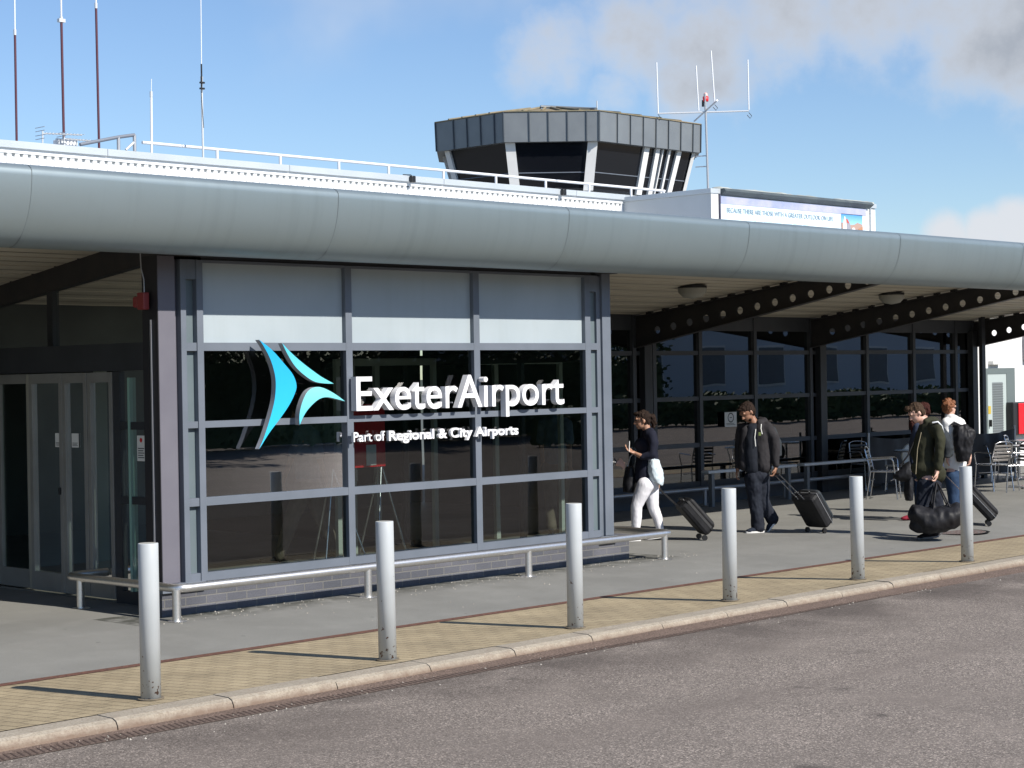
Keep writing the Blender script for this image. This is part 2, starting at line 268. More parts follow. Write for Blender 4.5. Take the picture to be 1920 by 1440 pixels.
# ---------------------------------------------------------------- mesh helpers
ORG = {}
class MB:
    def __init__(s): s.v = []; s.f = []; s.sm = []; s.mi = []; s.cur = 0
    def add(s, vs, fs, smooth=False):
        n = len(s.v); s.v += [Vector(v) for v in vs]; s.f += [tuple(n+i for i in f) for f in fs]; s.sm += [smooth]*len(fs); s.mi += [s.cur]*len(fs); return s
    def box(s, x0, x1, y0, y1, z0, z1, c=0.0):
        if x0 > x1: x0, x1 = x1, x0
        if y0 > y1: y0, y1 = y1, y0
        if z0 > z1: z0, z1 = z1, z0
        if c <= 0:
            return s.add([(x0,y0,z0),(x1,y0,z0),(x1,y1,z0),(x0,y1,z0),(x0,y0,z1),(x1,y0,z1),(x1,y1,z1),(x0,y1,z1)],
                     [(0,3,2,1),(4,5,6,7),(0,1,5,4),(1,2,6,5),(2,3,7,6),(3,0,4,7)])
        bm = bmesh.new(); bmesh.ops.create_cube(bm, size=1)
        for v in bm.verts: v.co = Vector(((x0+x1)/2+v.co.x*(x1-x0), (y0+y1)/2+v.co.y*(y1-y0), (z0+z1)/2+v.co.z*(z1-z0)))
        bmesh.ops.bevel(bm, geom=bm.edges[:], offset=c, segments=2, affect='EDGES', profile=.5)
        bm.verts.index_update(); s.add([v.co.copy() for v in bm.verts], [[v.index for v in f.verts] for f in bm.faces]); bm.free(); return s
    def obox(s, c, ax, ay, az, hx, hy, hz, bev=0.):
        t = MB().box(-hx, hx, -hy, hy, -hz, hz, bev)
        mt = Matrix((ax, ay, az)).transposed()
        return s.add([Vector(c)+mt@v for v in t.v], t.f)
    def prism(s, pts, d):           # closed outline extruded by vector d
        n = len(pts); d = Vector(d); a = [Vector(p) for p in pts]; b = [p+d for p in a]
        return s.add(a+b, [tuple(range(n))[::-1], tuple(range(n, 2*n))] + [(i, (i+1) % n, (i+1) % n+n, i+n) for i in range(n)])
    def tube(s, pts, r, seg=12, closed=False, caps=True):
        pts = [Vector(p) for p in pts]; n = len(pts); rs = r if isinstance(r, (list, tuple)) else [r]*n
        tang = []
        for i in range(n):
            if closed: t = pts[(i+1) % n]-pts[i-1]
            else: t = pts[min(i+1, n-1)]-pts[max(i-1, 0)]
            tang.append(t.normalized())
        ref = Vector((0,0,1)) if abs(tang[0].z) < .9 else Vector((1,0,0))
        u = tang[0].cross(ref).normalized(); vs = []
        for i in range(n):
            u = (u - tang[i]*u.dot(tang[i])).normalized(); w_ = tang[i].cross(u)
            vs += [pts[i] + (u*math.cos(2*math.pi*k/seg)+w_*math.sin(2*math.pi*k/seg))*rs[i] for k in range(seg)]
        fs = []
        for i in range(n if closed else n-1):
            j = (i+1) % n
            fs += [(i*seg+k, i*seg+(k+1) % seg, j*seg+(k+1) % seg, j*seg+k) for k in range(seg)]
        s.add(vs, fs, True)
        if caps and not closed:
            s.add(vs[:seg], [tuple(range(seg))[::-1]]); s.add(vs[-seg:], [tuple(range(seg))])
        return s
    def lathe(s, c, prof, seg=24, smooth=True):
        c = Vector(c); vs = []
        for r_, z_ in prof: vs += [c+Vector((r_*math.cos(2*math.pi*k/seg), r_*math.sin(2*math.pi*k/seg), z_)) for k in range(seg)]
        fs = []
        for i in range(len(prof)-1): fs += [(i*seg+k, i*seg+(k+1) % seg, (i+1)*seg+(k+1) % seg, (i+1)*seg+k) for k in range(seg)]
        return s.add(vs, fs, smooth)
    def quad(s, *p): return s.add(p, [tuple(range(len(p)))])
    def mesh(s, name, material, org=Vector((0,0,0))):
        me = bpy.data.meshes.new(name); me.from_pydata([tuple(v-org) for v in s.v], [], s.f); me.update()
        me.polygons.foreach_set('use_smooth', s.sm); me.polygons.foreach_set('material_index', s.mi)
        bm = bmesh.new(); bm.from_mesh(me); bmesh.ops.recalc_face_normals(bm, faces=bm.faces[:]); bm.to_mesh(me); bm.free()
        for mm in (material if isinstance(material, (list, tuple)) else [material]):
            if mm: me.materials.append(M[mm] if isinstance(mm, str) else mm)
        return me
    def build(s, name, material, parent=None, org=None):
        if parent is not None: org = ORG.get(parent.name, Vector((0,0,0)))
        elif org is None: org = Vector((0,0,0))
        org = Vector(org); o = bpy.data.objects.new(name, s.mesh(name, material, org)); C.objects.link(o)
        if parent is not None: o.parent = parent
        else: o.location = org
        ORG[o.name] = org; return o
def tag(o, label=None, cat=None, group=None, kind=None):
    if label: o['label'] = label
    if cat: o['category'] = cat
    if group: o['group'] = group
    if kind: o['kind'] = kind
    return o
def empty(name, loc=(0,0,0), label=None, cat=None, group=None):
    o = bpy.data.objects.new(name, None); C.objects.link(o); o.location = loc; o.empty_display_size = .2; ORG[o.name] = Vector(loc); return tag(o, label, cat, group)
def copy_tree(o, parent=None):
    c = o.copy(); C.objects.link(c); c.parent = parent
    for ch in list(o.children): copy_tree(ch, c)
    return c

# ---------------------------------------------------------------- ground
def kerbY(x, off=0): return -3.50 + .030*x + off - (.0 if x < 9 else 0)
xs = [-60, -20, -10, -6, -4, -2, 0, 2, 4, 6, 8, 10, 14, 20, 30, 60, 140]
def kY(x, off): return max(min(-3.53 + .027*x, -3.2), -3.9) + off
def strip(name, o0, o1, z0, z1, material, f0=None, f1=None):
    mb = MB(); g0 = f0 or (lambda x: kY(x, o0)); g1 = f1 or (lambda x: kY(x, o1))
    vs = []; 
    for x in xs: vs += [(x, g0(x), z0), (x, g1(x), z1)]
    mb.add(vs, [(2*i, 2*i+2, 2*i+3, 2*i+1) for i in range(len(xs)-1)])
    return tag(mb.build(name, material), kind='structure')
ROADZ = -.085
MB().quad((-900,-900,-.3), (1200,-900,-.3), (1200,1200,-.3), (-900,1200,-.3)).build('ground', 'land'); tag(bpy.data.objects['ground'], kind='structure')
strip('road', 0, -.40, ROADZ, ROADZ, 'road', f0=lambda x: -46.0)
pv = MB(); ys = [-1.76, -.35, 60.0]
pv.add([(x, y, gz(y)) for x in (-60, 0, 40, 140) for y in ys], [(i*3+j, (i+1)*3+j, (i+1)*3+j+1, i*3+j+1) for i in range(3) for j in range(2)]); tag(pv.build('pavement', 'pavement'), kind='structure')
strip('paving', .0, 0, 0, -.06, 'paver', f1=lambda x: -1.83)
strip('drain_channel', 0, 0, -.056, -.056, mat('rusty_drain', (.17, .075, .05), .9, 0, 30, (.10, .045, .032), bump=.8, bscale=60), f0=lambda x: -1.85, f1=lambda x: -1.745)
strip('gutter', -.42, -.235, ROADZ+.004, ROADZ+.004, 'gutter')
# kerb stones, 0.9 m each with a rounded nose, joints left open
kb = MB(); x = -14.0; k = 0
while x < 40:
    L_ = .9; x1 = x+L_-.008; j = random.uniform(-.004, .004)
    prof = [(-.004, -.05), (-.004, .0), (-.17, -.002), (-.205, -.016), (-.222, -.045), (-.235, ROADZ-.02)]
    vs = [(x, kY(x, a), b+j*(b > -.03)) for a, b in prof] + [(x1, kY(x1, a), b+j*(b > -.03)) for a, b in prof]
    n = len(prof); kb.add(vs, [(i, i+1, n+i+1, n+i) for i in range(n-1)] + [tuple(range(n)), tuple(range(n, 2*n))[::-1]]); x += L_
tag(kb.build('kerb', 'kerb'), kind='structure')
tag(MB().add([(-14, kY(-14,-.236), ROADZ-.02), (40, kY(40,-.236)+.0, ROADZ-.02), (40, kY(40,0), -.05), (-14, kY(-14,0), -.05)], [(0,1,2,3)]).build('kerb_bed', 'gutter'), kind='structure')
# slots across the rusty channel
sb = MB(); x = -6.0
while x < 12:
    sb.add([(x, kY(x,-.40), ROADZ+.006), (x+.012, kY(x,-.40), ROADZ+.006), (x+.05, kY(x,-.26), ROADZ+.006), (x+.038, kY(x,-.26), ROADZ+.006)], [(0,1,2,3)]); x += .045
tag(sb.build('gutter_slots', mat('slot_dark', (.07, .045, .036), .9)), kind='structure')
# loose grit by the plinth and in the gutter
gb = MB()
for i in range(520):
    if i < 260: x = random.uniform(-.6, 7); y = random.uniform(-.5, .0) if random.random() < .85 else random.uniform(-1.4, 0); z = gz(y)
    else: x = random.uniform(-5, 9); y = kY(x, -.24-abs(random.gauss(0, .16))); z = ROADZ
    s_ = random.uniform(.004, .011); a = random.uniform(0, 6.28)
    gb.add([(x+s_*math.cos(a+q), y+s_*math.sin(a+q), z) for q in (0, 1.7, 3.1, 4.6)]+[(x, y, z+s_*1.1)], [(0,1,4),(1,2,4),(2,3,4),(3,0,4)])
tag(gb.build('grit', mat('grit', (.45, .42, .37), .9, 0, 30, (.2, .18, .15))), 'loose pale grit scattered along the plinth and gutter', 'grit', kind='stuff')
# small litter scraps and manhole
p = gnd((1793, 997))
mh = empty('manhole_cover', p, 'rusty red round manhole cover in the grey pavement beside the duffel bag', 'manhole cover')
MB().lathe(p, [(0,.004),(.36,.004),(.37,.001)], 28, False).build('lid', mat('rust_lid', (.13,.075,.065), .8, 0, 25, (.16,.15,.14), bump=.8, bscale=30), mh)
MB().lathe(p, [(.37,.002),(.42,.002)], 28, False).build('rim', 'black', mh)

# ---------------------------------------------------------------- glazed entrance lobby (the box with the sign)
lob = empty('entrance_lobby', (2.8, 1.5, 0), 'slate grey framed glass entrance lobby with pale panels above its windows', 'entrance lobby')
ZS, ZT = .277, 3.135
XR = 5.828
mx_ = [(.26,.33), (1.993,2.074), (3.709,3.794), (5.409,5.496)]
tz = [(.277,.352), (.946,1.019), (1.640,1.699), (2.325,2.398)]
fr = MB()
for a, b in mx_: fr.box(a, b, -.0, .09, ZS, ZT, .004)
fr.box(.087, .145, 0, .09, ZS, ZT, .004)
for (a, b), (c, d) in zip([(.33,1.993), (2.074,3.709), (3.794,5.409)], [(0,0)]*3):
    for z0, z1 in tz: fr.box(a, b, .003, .085, z0, z1)
    fr.box(a, b, .003, .085, 3.11, ZT)
for a, b in ((.145,.26), (5.496,5.627)):
    for z0, z1 in tz + [(2.96, ZT)]: fr.box(a, b, .012, .085, z0, z1)
fr.build('window_frame', 'frame', lob)
for a, b in ((.33,1.993), (2.074,3.709), (3.794,5.409)):
    for (z0, z1) in ((.352,.946), (1.019,1.640), (1.699,2.325)):
        MB().quad((a,.045,z0), (b,.045,z0), (b,.045,z1), (a,.045,z1)).build('window_pane', 'glass', lob)
    MB().box(a, b, .05, .075, 2.398, 3.11).build('spandrel_panel', 'panel', lob)
for a, b in ((.145,.26), (5.496,5.627)):
    MB().box(a, b, .06, .08, .352, 2.96).build('narrow_panel', 'sidepanel', lob)
c1 = MB().box(-.144, .036, .012, .24, .285, 3.16, .004); c1.box(.036, .087, .07, .2, .285, 3.13); c1.build('corner_column', 'column', lob); MB().box(-.150, -.145, .016, .245, .285, 3.16).build('column_side_shade', mat('side_shade_dark', (.012,.011,.014), .6), lob)  # near-black sheet over the column's outer side, its shade put into the colour
c2 = MB().box(5.69, XR, .0, .26, .285, 3.16, .004); c2.box(5.627, 5.69, .03, .2, .285, 3.13); c2.build('corner_column', 'frame', lob)
MB().box(-.165, .30, -.012, .26, .205, .284, .004).build('column_foot', 'frame', lob); MB().box(5.60, 5.87, -.02, .28, .205, .282, .004).build('column_foot', 'frame', lob)
pl = MB().box(-.15, 6.10, .022, .30, -.02, .2745); pl.build('brick_plinth', 'plinth', lob)
# sidelight and doors along the left side
XD = .25
sd = MB(); Yd = [.24, .78, 1.17, 1.274]
sd.box(XD-.03, XD+.03, .24, .30, .05, 2.42); sd.box(XD-.03, XD+.03, 1.17, 1.274, .0, 2.16); sd.box(XD-.03, XD+.03, .30, 1.17, .0, .12)
sd.box(XD-.05, XD+.05, .24, 4.85, 2.165, 2.42); sd.box(.0, .5, .245, .32, 2.42, 3.3); sd.box(XD-.028, XD+.028, .30, 1.17, 1.62, 1.69); sd.box(XD-.028, XD+.028, .30, 1.17, .93, 1.0)
sd.box(XD+.05, .62, .3, 4.85, 2.38, 2.418)
for yy in (2.85, 4.0): sd.box(.54, .60, yy-.05, yy+.05, 2.42, 3.1)
sd.build('side_frame', 'frame_dark', lob)
MB().quad((XD,.30,.12), (XD,1.17,.12), (XD,1.17,2.165), (XD,.30,2.165)).build('side_pane', 'doorglass', lob)
MB().box(XD-.035, XD+.0, 1.0, 1.035, .12, 2.1).build('glass_edge', 'glassedge', lob)
MB().quad((.58,.24,2.42), (.58,4.85,2.42), (.58,4.85,2.9), (.58,.24,3.4)).build('side_pane', 'doorglass', lob)
MB().box(-.162, -.150, .10, .118, .3, 2.6).build('edge_glint', mat('glint_metal', (.6,.6,.63), .3, .6), lob)  # thin bright strip added to mimic the glint along the column edge
for (y0, y1, dx, hd) in ((1.29, 1.715, 0, 0), (1.72, 2.15, .0, 0), (2.15, 2.745, .0, 1), (2.81, 3.42, .045, 0), (3.42, 4.05, .045, 0)):
    d = MB(); xa, xb = XD-.03+dx, XD+.012+dx; st = .06
    d.box(xa, xb, y0+.003, y0+st, .03, 2.155, .003); d.box(xa, xb, y1-st, y1-.003, .03, 2.155, .003)
    d.box(xa, xb, y0+st, y1-st, .03, .215); d.box(xa, xb, y0+st, y1-st, 2.06, 2.155)
    do = d.build('door', 'doorframe', lob)
    MB().quad((XD+dx,y0+st,.215), (XD+dx,y1-st,.215), (XD+dx,y1-st,2.06), (XD+dx,y0+st,2.06)).build('door_pane', 'doorglass', do)
    if hd: MB().box(xa-.02, xa, y0+.035, y0+.06, .98, 1.05, .004).build('lock', 'black', do)
MB().box(XD-.02, XD+.03, 2.752, 2.80, .03, 2.155).build('door_post', mat('door_post', (.36,.35,.30), .4, .2), lob)
# right side, back opening, floor, ceiling
rs = MB()
for yy in (.26, 1.3, 3.3, 4.8): rs.box(5.74, 5.80, yy, yy+.06, 0, 3.1)
rs.box(5.74, 5.80, .26, 4.85, 2.2, 2.32); rs.box(5.74, 5.80, .26, 4.85, .0, .08)
rs.build('side_frame', 'frame_dark', lob)
MB().quad((5.77,.3,.08), (5.77,4.85,.08), (5.77,4.85,3.1), (5.77,.3,3.1)).build('side_pane', 'glass3', lob)
MB().box(.26, 5.76, .09, 9.0, -.01, .012).build('lobby_floor', 'floor', lob)
MB().box(.70, 5.76, .1, 9.0, 3.14, 3.2).build('lobby_ceiling', 'lobby_in', lob)
bw = MB(); bw.box(.3, 9.5, 8.9, 9.0, 0, 3.2); bw.box(-30, .25, 4.9, 5.0, 0, 3.2); bw.box(.15, .25, 5.0, 8.9, 0, 3.2); bw.build('inner_wall', 'lobby_in', lob)
ip = MB()
M['inalu'] = mat('inner_aluminium', (.50,.54,.50), .4, .2)
for xa, xb, yy, w_ in ((1.3, 2.3, 3.2, .13), (3.9, 5.45, 2.4, .06), (4.55, 5.0, 2.9, .07)):
    ip = MB(); ip.box(xa, xa+w_, yy, yy+.05, .02, 2.28); ip.box(xb-w_, xb, yy, yy+.05, .02, 2.28); ip.box(xa+w_, xb-w_, yy, yy+.05, 2.2, 2.28); ip.build('inner_door_frame', 'inalu', lob)

# red sounder box beside the door
al = empty('alarm_box', (-.2, .3, 2.75), 'small red alarm box with a thin cable on the dark column beside the doors', 'alarm box')
MB().box(-.235, -.172, .10, .20, 2.69, 2.84, .008).build('casing', 'red', al); MB().box(-.225, -.172, .205, .29, 2.71, 2.81, .02).build('sounder', 'red', al)
MB().tube([(-.19,.15,2.84), (-.19,.152,2.95), (-.19,.19,3.05), (-.19,.2,3.2)], .006, 6).build('cable', 'pole', al)

# notices on the doors
def notice(name, label, mk, lines=4, parent=None):
    """mk(u,v,d) maps unit square to the wall; d offset outwards"""
    o = MB(); o.add([mk(0,0,.0), mk(1,0,.0), mk(1,1,.0), mk(0,1,.0), mk(0,0,.003), mk(1,0,.003), mk(1,1,.003), mk(0,1,.003)], [(0,1,2,3),(4,5,6,7),(0,1,5,4),(1,2,6,5),(2,3,7,6),(3,0,4,7)])
    r = o.build(name, 'paper', None, mk(.5,0,0)); tag(r, label, 'notice')
    g = MB()
    for i in range(lines):
        v = .12+.09*i; g.quad(mk(.12,v,.005), mk(.88-.1*(i % 2),v,.005), mk(.88-.1*(i % 2),v+.035,.005), mk(.12,v+.035,.005))
    g.build('print', 'ink', r)
    return r
def mk_door(y0, y1, z0, z1): return lambda u, v, d: Vector((XD-.006-d, y1+(y0-y1)*u, z0+(z1-z0)*v))
n = notice('door_notice', 'white notice with a red symbol on the narrow side window by the column', mk_door(.80,.93,1.33,1.565), 5)
q = MB(); f = mk_door(.80,.93,1.33,1.565)
q.add([f(.5+.16*math.cos(a), .82+.09*math.sin(a), .005) for a in [i*.628 for i in range(10)]], [tuple(range(10))]); q.build('symbol', 'redpaint', n)
notice('door_notice', 'small grey paper note on the third door leaf from the column', mk_door(2.19,2.31,1.44,1.575), 3)
notice('door_notice', 'small grey paper note on the second door leaf from the column', mk_door(1.9,2.02,1.44,1.575), 3)

# ---------------------------------------------------------------- inside the lobby
def easel(x, y, s, label, board):
    t = empty('easel_sign', (x, y, 0), label, 'sign stand', 'sign stands inside the lobby')
    l = MB(); l.tube([(x+.12*s, y, 1.12), (x-.18*s, y-.25, .02)], .012, 8); l.tube([(x+.12*s, y, 1.12), (x+.38*s, y-.15, .02)], .012, 8); l.tube([(x+.12*s, y+.02, 1.12), (x+.1*s, y+.4, .02)], .012, 8)
    l.build('leg', 'alu', t)
    if board:
        MB().box(x-.28, x+.16, y-.03, y, 1.10, 1.78, .004).build('board', 'redpaint', t)
        MB().box(x-.12, x+.02, y-.037, y-.032, 1.12, 1.34).build('leaflet', 'paper', t)
    else:
        MB().box(x-.1, x+.2, y-.03, y, .98, 1.1, .004).build('board', 'frame_dark', t)
easel(3.72, 1.6, 1, 'tripod easel with a red board behind the middle window', True)
easel(3.02, 1.3, -1, 'bare tripod easel behind the left window mullion', False)
for i, (x_, lb) in enumerate(((8.42, 'yellow warning notice behind the right window, left one of the pair'), (8.80, 'yellow warning notice behind the right window, right one of the pair'))):
    t = tag(MB().box(x_, x_+.27, 3.46, 3.49, 1.21, 1.53).build('warning_notice', 'yellow', None, (x_, 3.46, 1.2)), lb, 'notice', 'yellow warning notices')
    g = MB(); g.add([(x_+.135+.09*math.cos(a), 3.455, 1.42+.085*math.sin(a)) for a in [k*.4488 for k in range(14)]], [tuple(range(14))])
    g.quad((x_+.03,3.455,1.24), (x_+.24,3.455,1.24), (x_+.24,3.455,1.30), (x_+.03,3.455,1.30)); g.build('print', 'ink', t)
    MB().box(x_+.125, x_+.145, 3.448, 3.452, 1.36, 1.48).build('mark', 'yellow', t)

# ---------------------------------------------------------------- sign
FY = -.13
sg = empty('airport_sign', (2.9, FY, 1.4), 'raised white airport lettering with a bright blue arrow emblem on the windows', 'sign')
def smooth_outline(cp, per=6):
    return cp
def catmull(pts, n=6, corners=()):
    out_ = []; N_ = len(pts)
    for i in range(N_):
        p1, p2 = pts[i], pts[(i+1) % N_]
        p0 = pts[i-1] if i not in corners else (2*p1[0]-p2[0], 2*p1[1]-p2[1])
        j = (i+1) % N_
        p3 = pts[(i+2) % N_] if j not in corners else (2*p2[0]-p1[0], 2*p2[1]-p1[1])
        for k in range(n):
            t = k/n
            out_.append(tuple(.5*((2*p1[a])+(-p0[a]+p2[a])*t+(2*p0[a]-5*p1[a]+4*p2[a]-p3[a])*t*t+(-p0[a]+3*p1[a]-3*p2[a]+p3[a])*t**3) for a in (0, 1)))
    return out_
L1 = [(0.85,2.421),(0.996,2.327),(1.143,2.193),(1.235,2.097),(1.272,2.001),(1.248,1.923),(1.174,1.813),(1.061,1.69),(0.939,1.568),(0.827,1.432),(0.889,1.549),(0.958,1.709),(1.011,1.864),(1.030,2.005),(1.019,2.115),(0.974,2.241),(0.907,2.351)]
L2 = [(1.113,2.39),(1.196,2.319),(1.316,2.231),(1.457,2.143),(1.58,2.074),(1.722,2.011),(1.6,2.016),(1.476,2.038),(1.354,2.104),(1.254,2.184),(1.175,2.287)]
L3 = [(1.302,1.636),(1.299,1.715),(1.322,1.81),(1.37,1.904),(1.423,1.957),(1.495,1.982),(1.578,1.977),(1.682,1.939),(1.766,1.897),(1.856,1.843),(1.744,1.868),(1.639,1.886),(1.545,1.872),(1.45,1.815),(1.366,1.737)]
def grad(name, a, b, z0, z1):
    mt = mat(name, a, .3); t = mt.node_tree; bs = t.nodes['Principled BSDF']
    tcn = t.nodes.new('ShaderNodeTexCoord'); s = t.nodes.new('ShaderNodeSeparateXYZ'); t.links.new(tcn.outputs['Object'], s.inputs[0])
    r_ = t.nodes.new('ShaderNodeMapRange'); t.links.new(s.outputs['Z'], r_.inputs['Value']); r_.inputs['From Min'].default_value = z0; r_.inputs['From Max'].default_value = z1
    mx = t.nodes.new('ShaderNodeMix'); mx.data_type = 'RGBA'; t.links.new(r_.outputs[0], mx.inputs['Factor']); mx.inputs['A'].default_value = (*b, 1); mx.inputs['B'].default_value = (*a, 1)
    t.links.new(mx.outputs['Result'], bs.inputs['Base Color']); return mt
def swoosh(cp, corners, m1):
    ol = catmull(cp, 5, corners)
    body = MB().prism([(a, FY+.003, b) for a, b in ol], (0, .06, 0)).build('arrow_arm', mat('arm_return', (.40,.42,.46), .35, .2), sg)
    f = MB(); n_ = len(ol); f.add([(a, FY, b) for a, b in ol], [tuple(range(n_))]); f.build('coloured_face', m1, body)
swoosh(L1, (0, 9), grad('sky_blue', (.02,.36,.66), (.035,.52,.78), .0, 1.0))
swoosh(L2, (0, 5), grad('pale_cyan', (.08,.50,.66), (.16,.62,.68), .6, 1.0))
swoosh(L3, (0, 9), grad('pale_aqua', (.24,.68,.70), (.08,.52,.68), .2, .6))
def text_mesh(txt, x0, x1, zb, cap, y, depth, bold=0., res=4, spacing=1.0, capch='E', seg=None):
    cu = bpy.data.curves.new('t', 'FONT'); cu.body = txt; cu.extrude = .001; cu.offset = bold; cu.resolution_u = res; cu.space_character = spacing
    ob = bpy.data.objects.new('t', cu); C.objects.link(ob); dg = bpy.context.evaluated_depsgraph_get(); dg.update()
    me = bpy.data.meshes.new_from_object(ob.evaluated_get(dg)); C.objects.unlink(ob); bpy.data.objects.remove(ob)
    xs_ = [v.co.x for v in me.vertices]; a, b = min(xs_), max(xs_)
    sx = (x1-x0)/(b-a); sz = cap/.729
    mb = MB(); zz = [v.co.z for v in me.vertices]; zm = max(zz)
    mb.add([(x0+(v.co.x-a)*sx, y if v.co.z > 0 else y+depth, zb+v.co.y*sz) for v in me.vertices], [tuple(p.vertices) for p in me.polygons])
    bpy.data.meshes.remove(me); return mb
text_mesh('ExeterAirport', 2.024, 4.945, 1.748, .345, FY+.03, .075, .003, 8).build('large_lettering', 'letter', sg)
text_mesh('Part of', 1.999, 2.40, 1.452, .098, FY+.05, .035, 0).build('small_word', 'letter', sg)
text_mesh('Regional & City Airports', 2.45, 4.256, 1.450, .098, FY+.05, .035, .022).build('small_lettering', 'letter', sg)
st = MB()
for x_ in (2.1,2.7,3.3,3.9,4.4,4.85): st.tube([(x_,-.02,1.8),(x_,-.09,1.8)], .006, 6)
for x_, z_ in ((1.1,2.1),(1.1,1.85),(1.5,2.06),(1.45,1.92)): st.tube([(x_,-.0,z_),(x_,-.08,z_)], .006, 6)
st.build('standoff', 'pole', sg)

# ---------------------------------------------------------------- canopy
can = empty('entrance_canopy', (2, 0, 3.2), 'long canopy with a rounded blue grey metal edge over cream ribbed soffit', 'canopy')
sY = lambda y: 2.945 + .13*(4.85-y)
X0, X1 = -7.0, 22.6

seg = 40; tb = MB(); 
prof = [(.35, .62), (-.16, .03)]
EY, EZ, EA, EB = -.50, 3.749, .35, .62
PR = [(EY+.25, EZ+.02), (EY-EA+.10, EZ+.012), (EY-EA+.05, EZ), (EY-EA+.018, EZ-.02)]
PR += [(EY-EA*math.cos(t), EZ-.045-(EB-.045)*math.sin(t)) for t in [math.pi/2*i/24 for i in range(25)]] + [(EY+.06, EZ-EB+.004), (EY+.14, EZ-EB+.03), (EY+.20, EZ-EB+.12), (EY+.36, sY(EY+.36)-.0), (EY+.4, sY(EY+.4)+.05)]
angs = list(range(len(PR)))
xx = [X0, -1.90, 1.20, 4.25, 7.25, 10.35, 13.4, 16.5, 19.6, X1]
for a, b in zip(xx[:-1], xx[1:]):
    a2, b2 = a+.004, b-.004
    vs = [(X_, PR[t][0], PR[t][1]) for X_ in (a2, b2) for t in angs]
    n = len(angs); tb.add(vs, [(i, i+1, n+i+1, n+i) for i in range(n-1)], True)
tb.build('rounded_edge', 'fascia', can)
tb2 = MB()
for a in xx[1:-1]:
    vs = [(X_, PR[t][0]+.005, PR[t][1]+(.003 if t > 20 else -.003)) for X_ in (a-.02, a+.02) for t in angs]
    n = len(angs); MB().add(vs, [(i, i+1, n+i+1, n+i) for i in range(n-1)], True).build('joint_strip', 'seam2', can)

# soffit boards running along the canopy, with grooves
sf = MB(); y = -.20; prof = []
while y < 4.85:
    for dy, dz in ((0, 0), (.36, 0), (.365, .07), (.415, .07)): prof.append((y+dy, sY(y+dy)+dz))
    y += .42
prof = [p for p in prof if p[0] < 4.9]; n = len(prof)
for i in range(n-1):
    sf.cur = 1 if abs(prof[i][1]-sY(prof[i][0])) > .03 and abs(prof[i+1][1]-sY(prof[i+1][0])) > .03 else 0
    sf.quad(*[(X_, prof[j][0], prof[j][1]) for X_, j in ((X0, i), (X0, i+1), (X1, i+1), (X1, i))])
    if sf.cur == 0 and abs(prof[i+1][1]-prof[i][1]) < .06 and prof[i+1][0]-prof[i][0] > .3:      # shallow rib in the middle of each board
        m0 = (prof[i][0]+prof[i+1][0])/2; sf.cur = 1; sf.quad(*[(X_, y_, sY(y_)-.003) for X_, y_ in ((X0, m0-.008), (X0, m0+.008), (X1, m0+.008), (X1, m0-.008))])
sf.build('soffit', ['soffit', mat('soffit_joint', (.15,.13,.10), .8)], can)
rf = MB().add([(X0,-.45,3.70), (X1,-.45,3.70), (X1,7,3.45), (X0,7,3.45), (X0,-.45,3.765), (X1,-.45,3.765), (X1,7,3.52), (X0,7,3.52)], [(0,1,2,3),(4,5,6,7),(0,1,5,4),(1,2,6,5),(2,3,7,6),(3,0,4,7)])
rf.build('roof_sheet', 'coping', can)
ed = MB().box(X1-.02, X1+.05, -.2, 7.0, 2.9, 3.8); ed.build('end_trim', 'fascia', can)
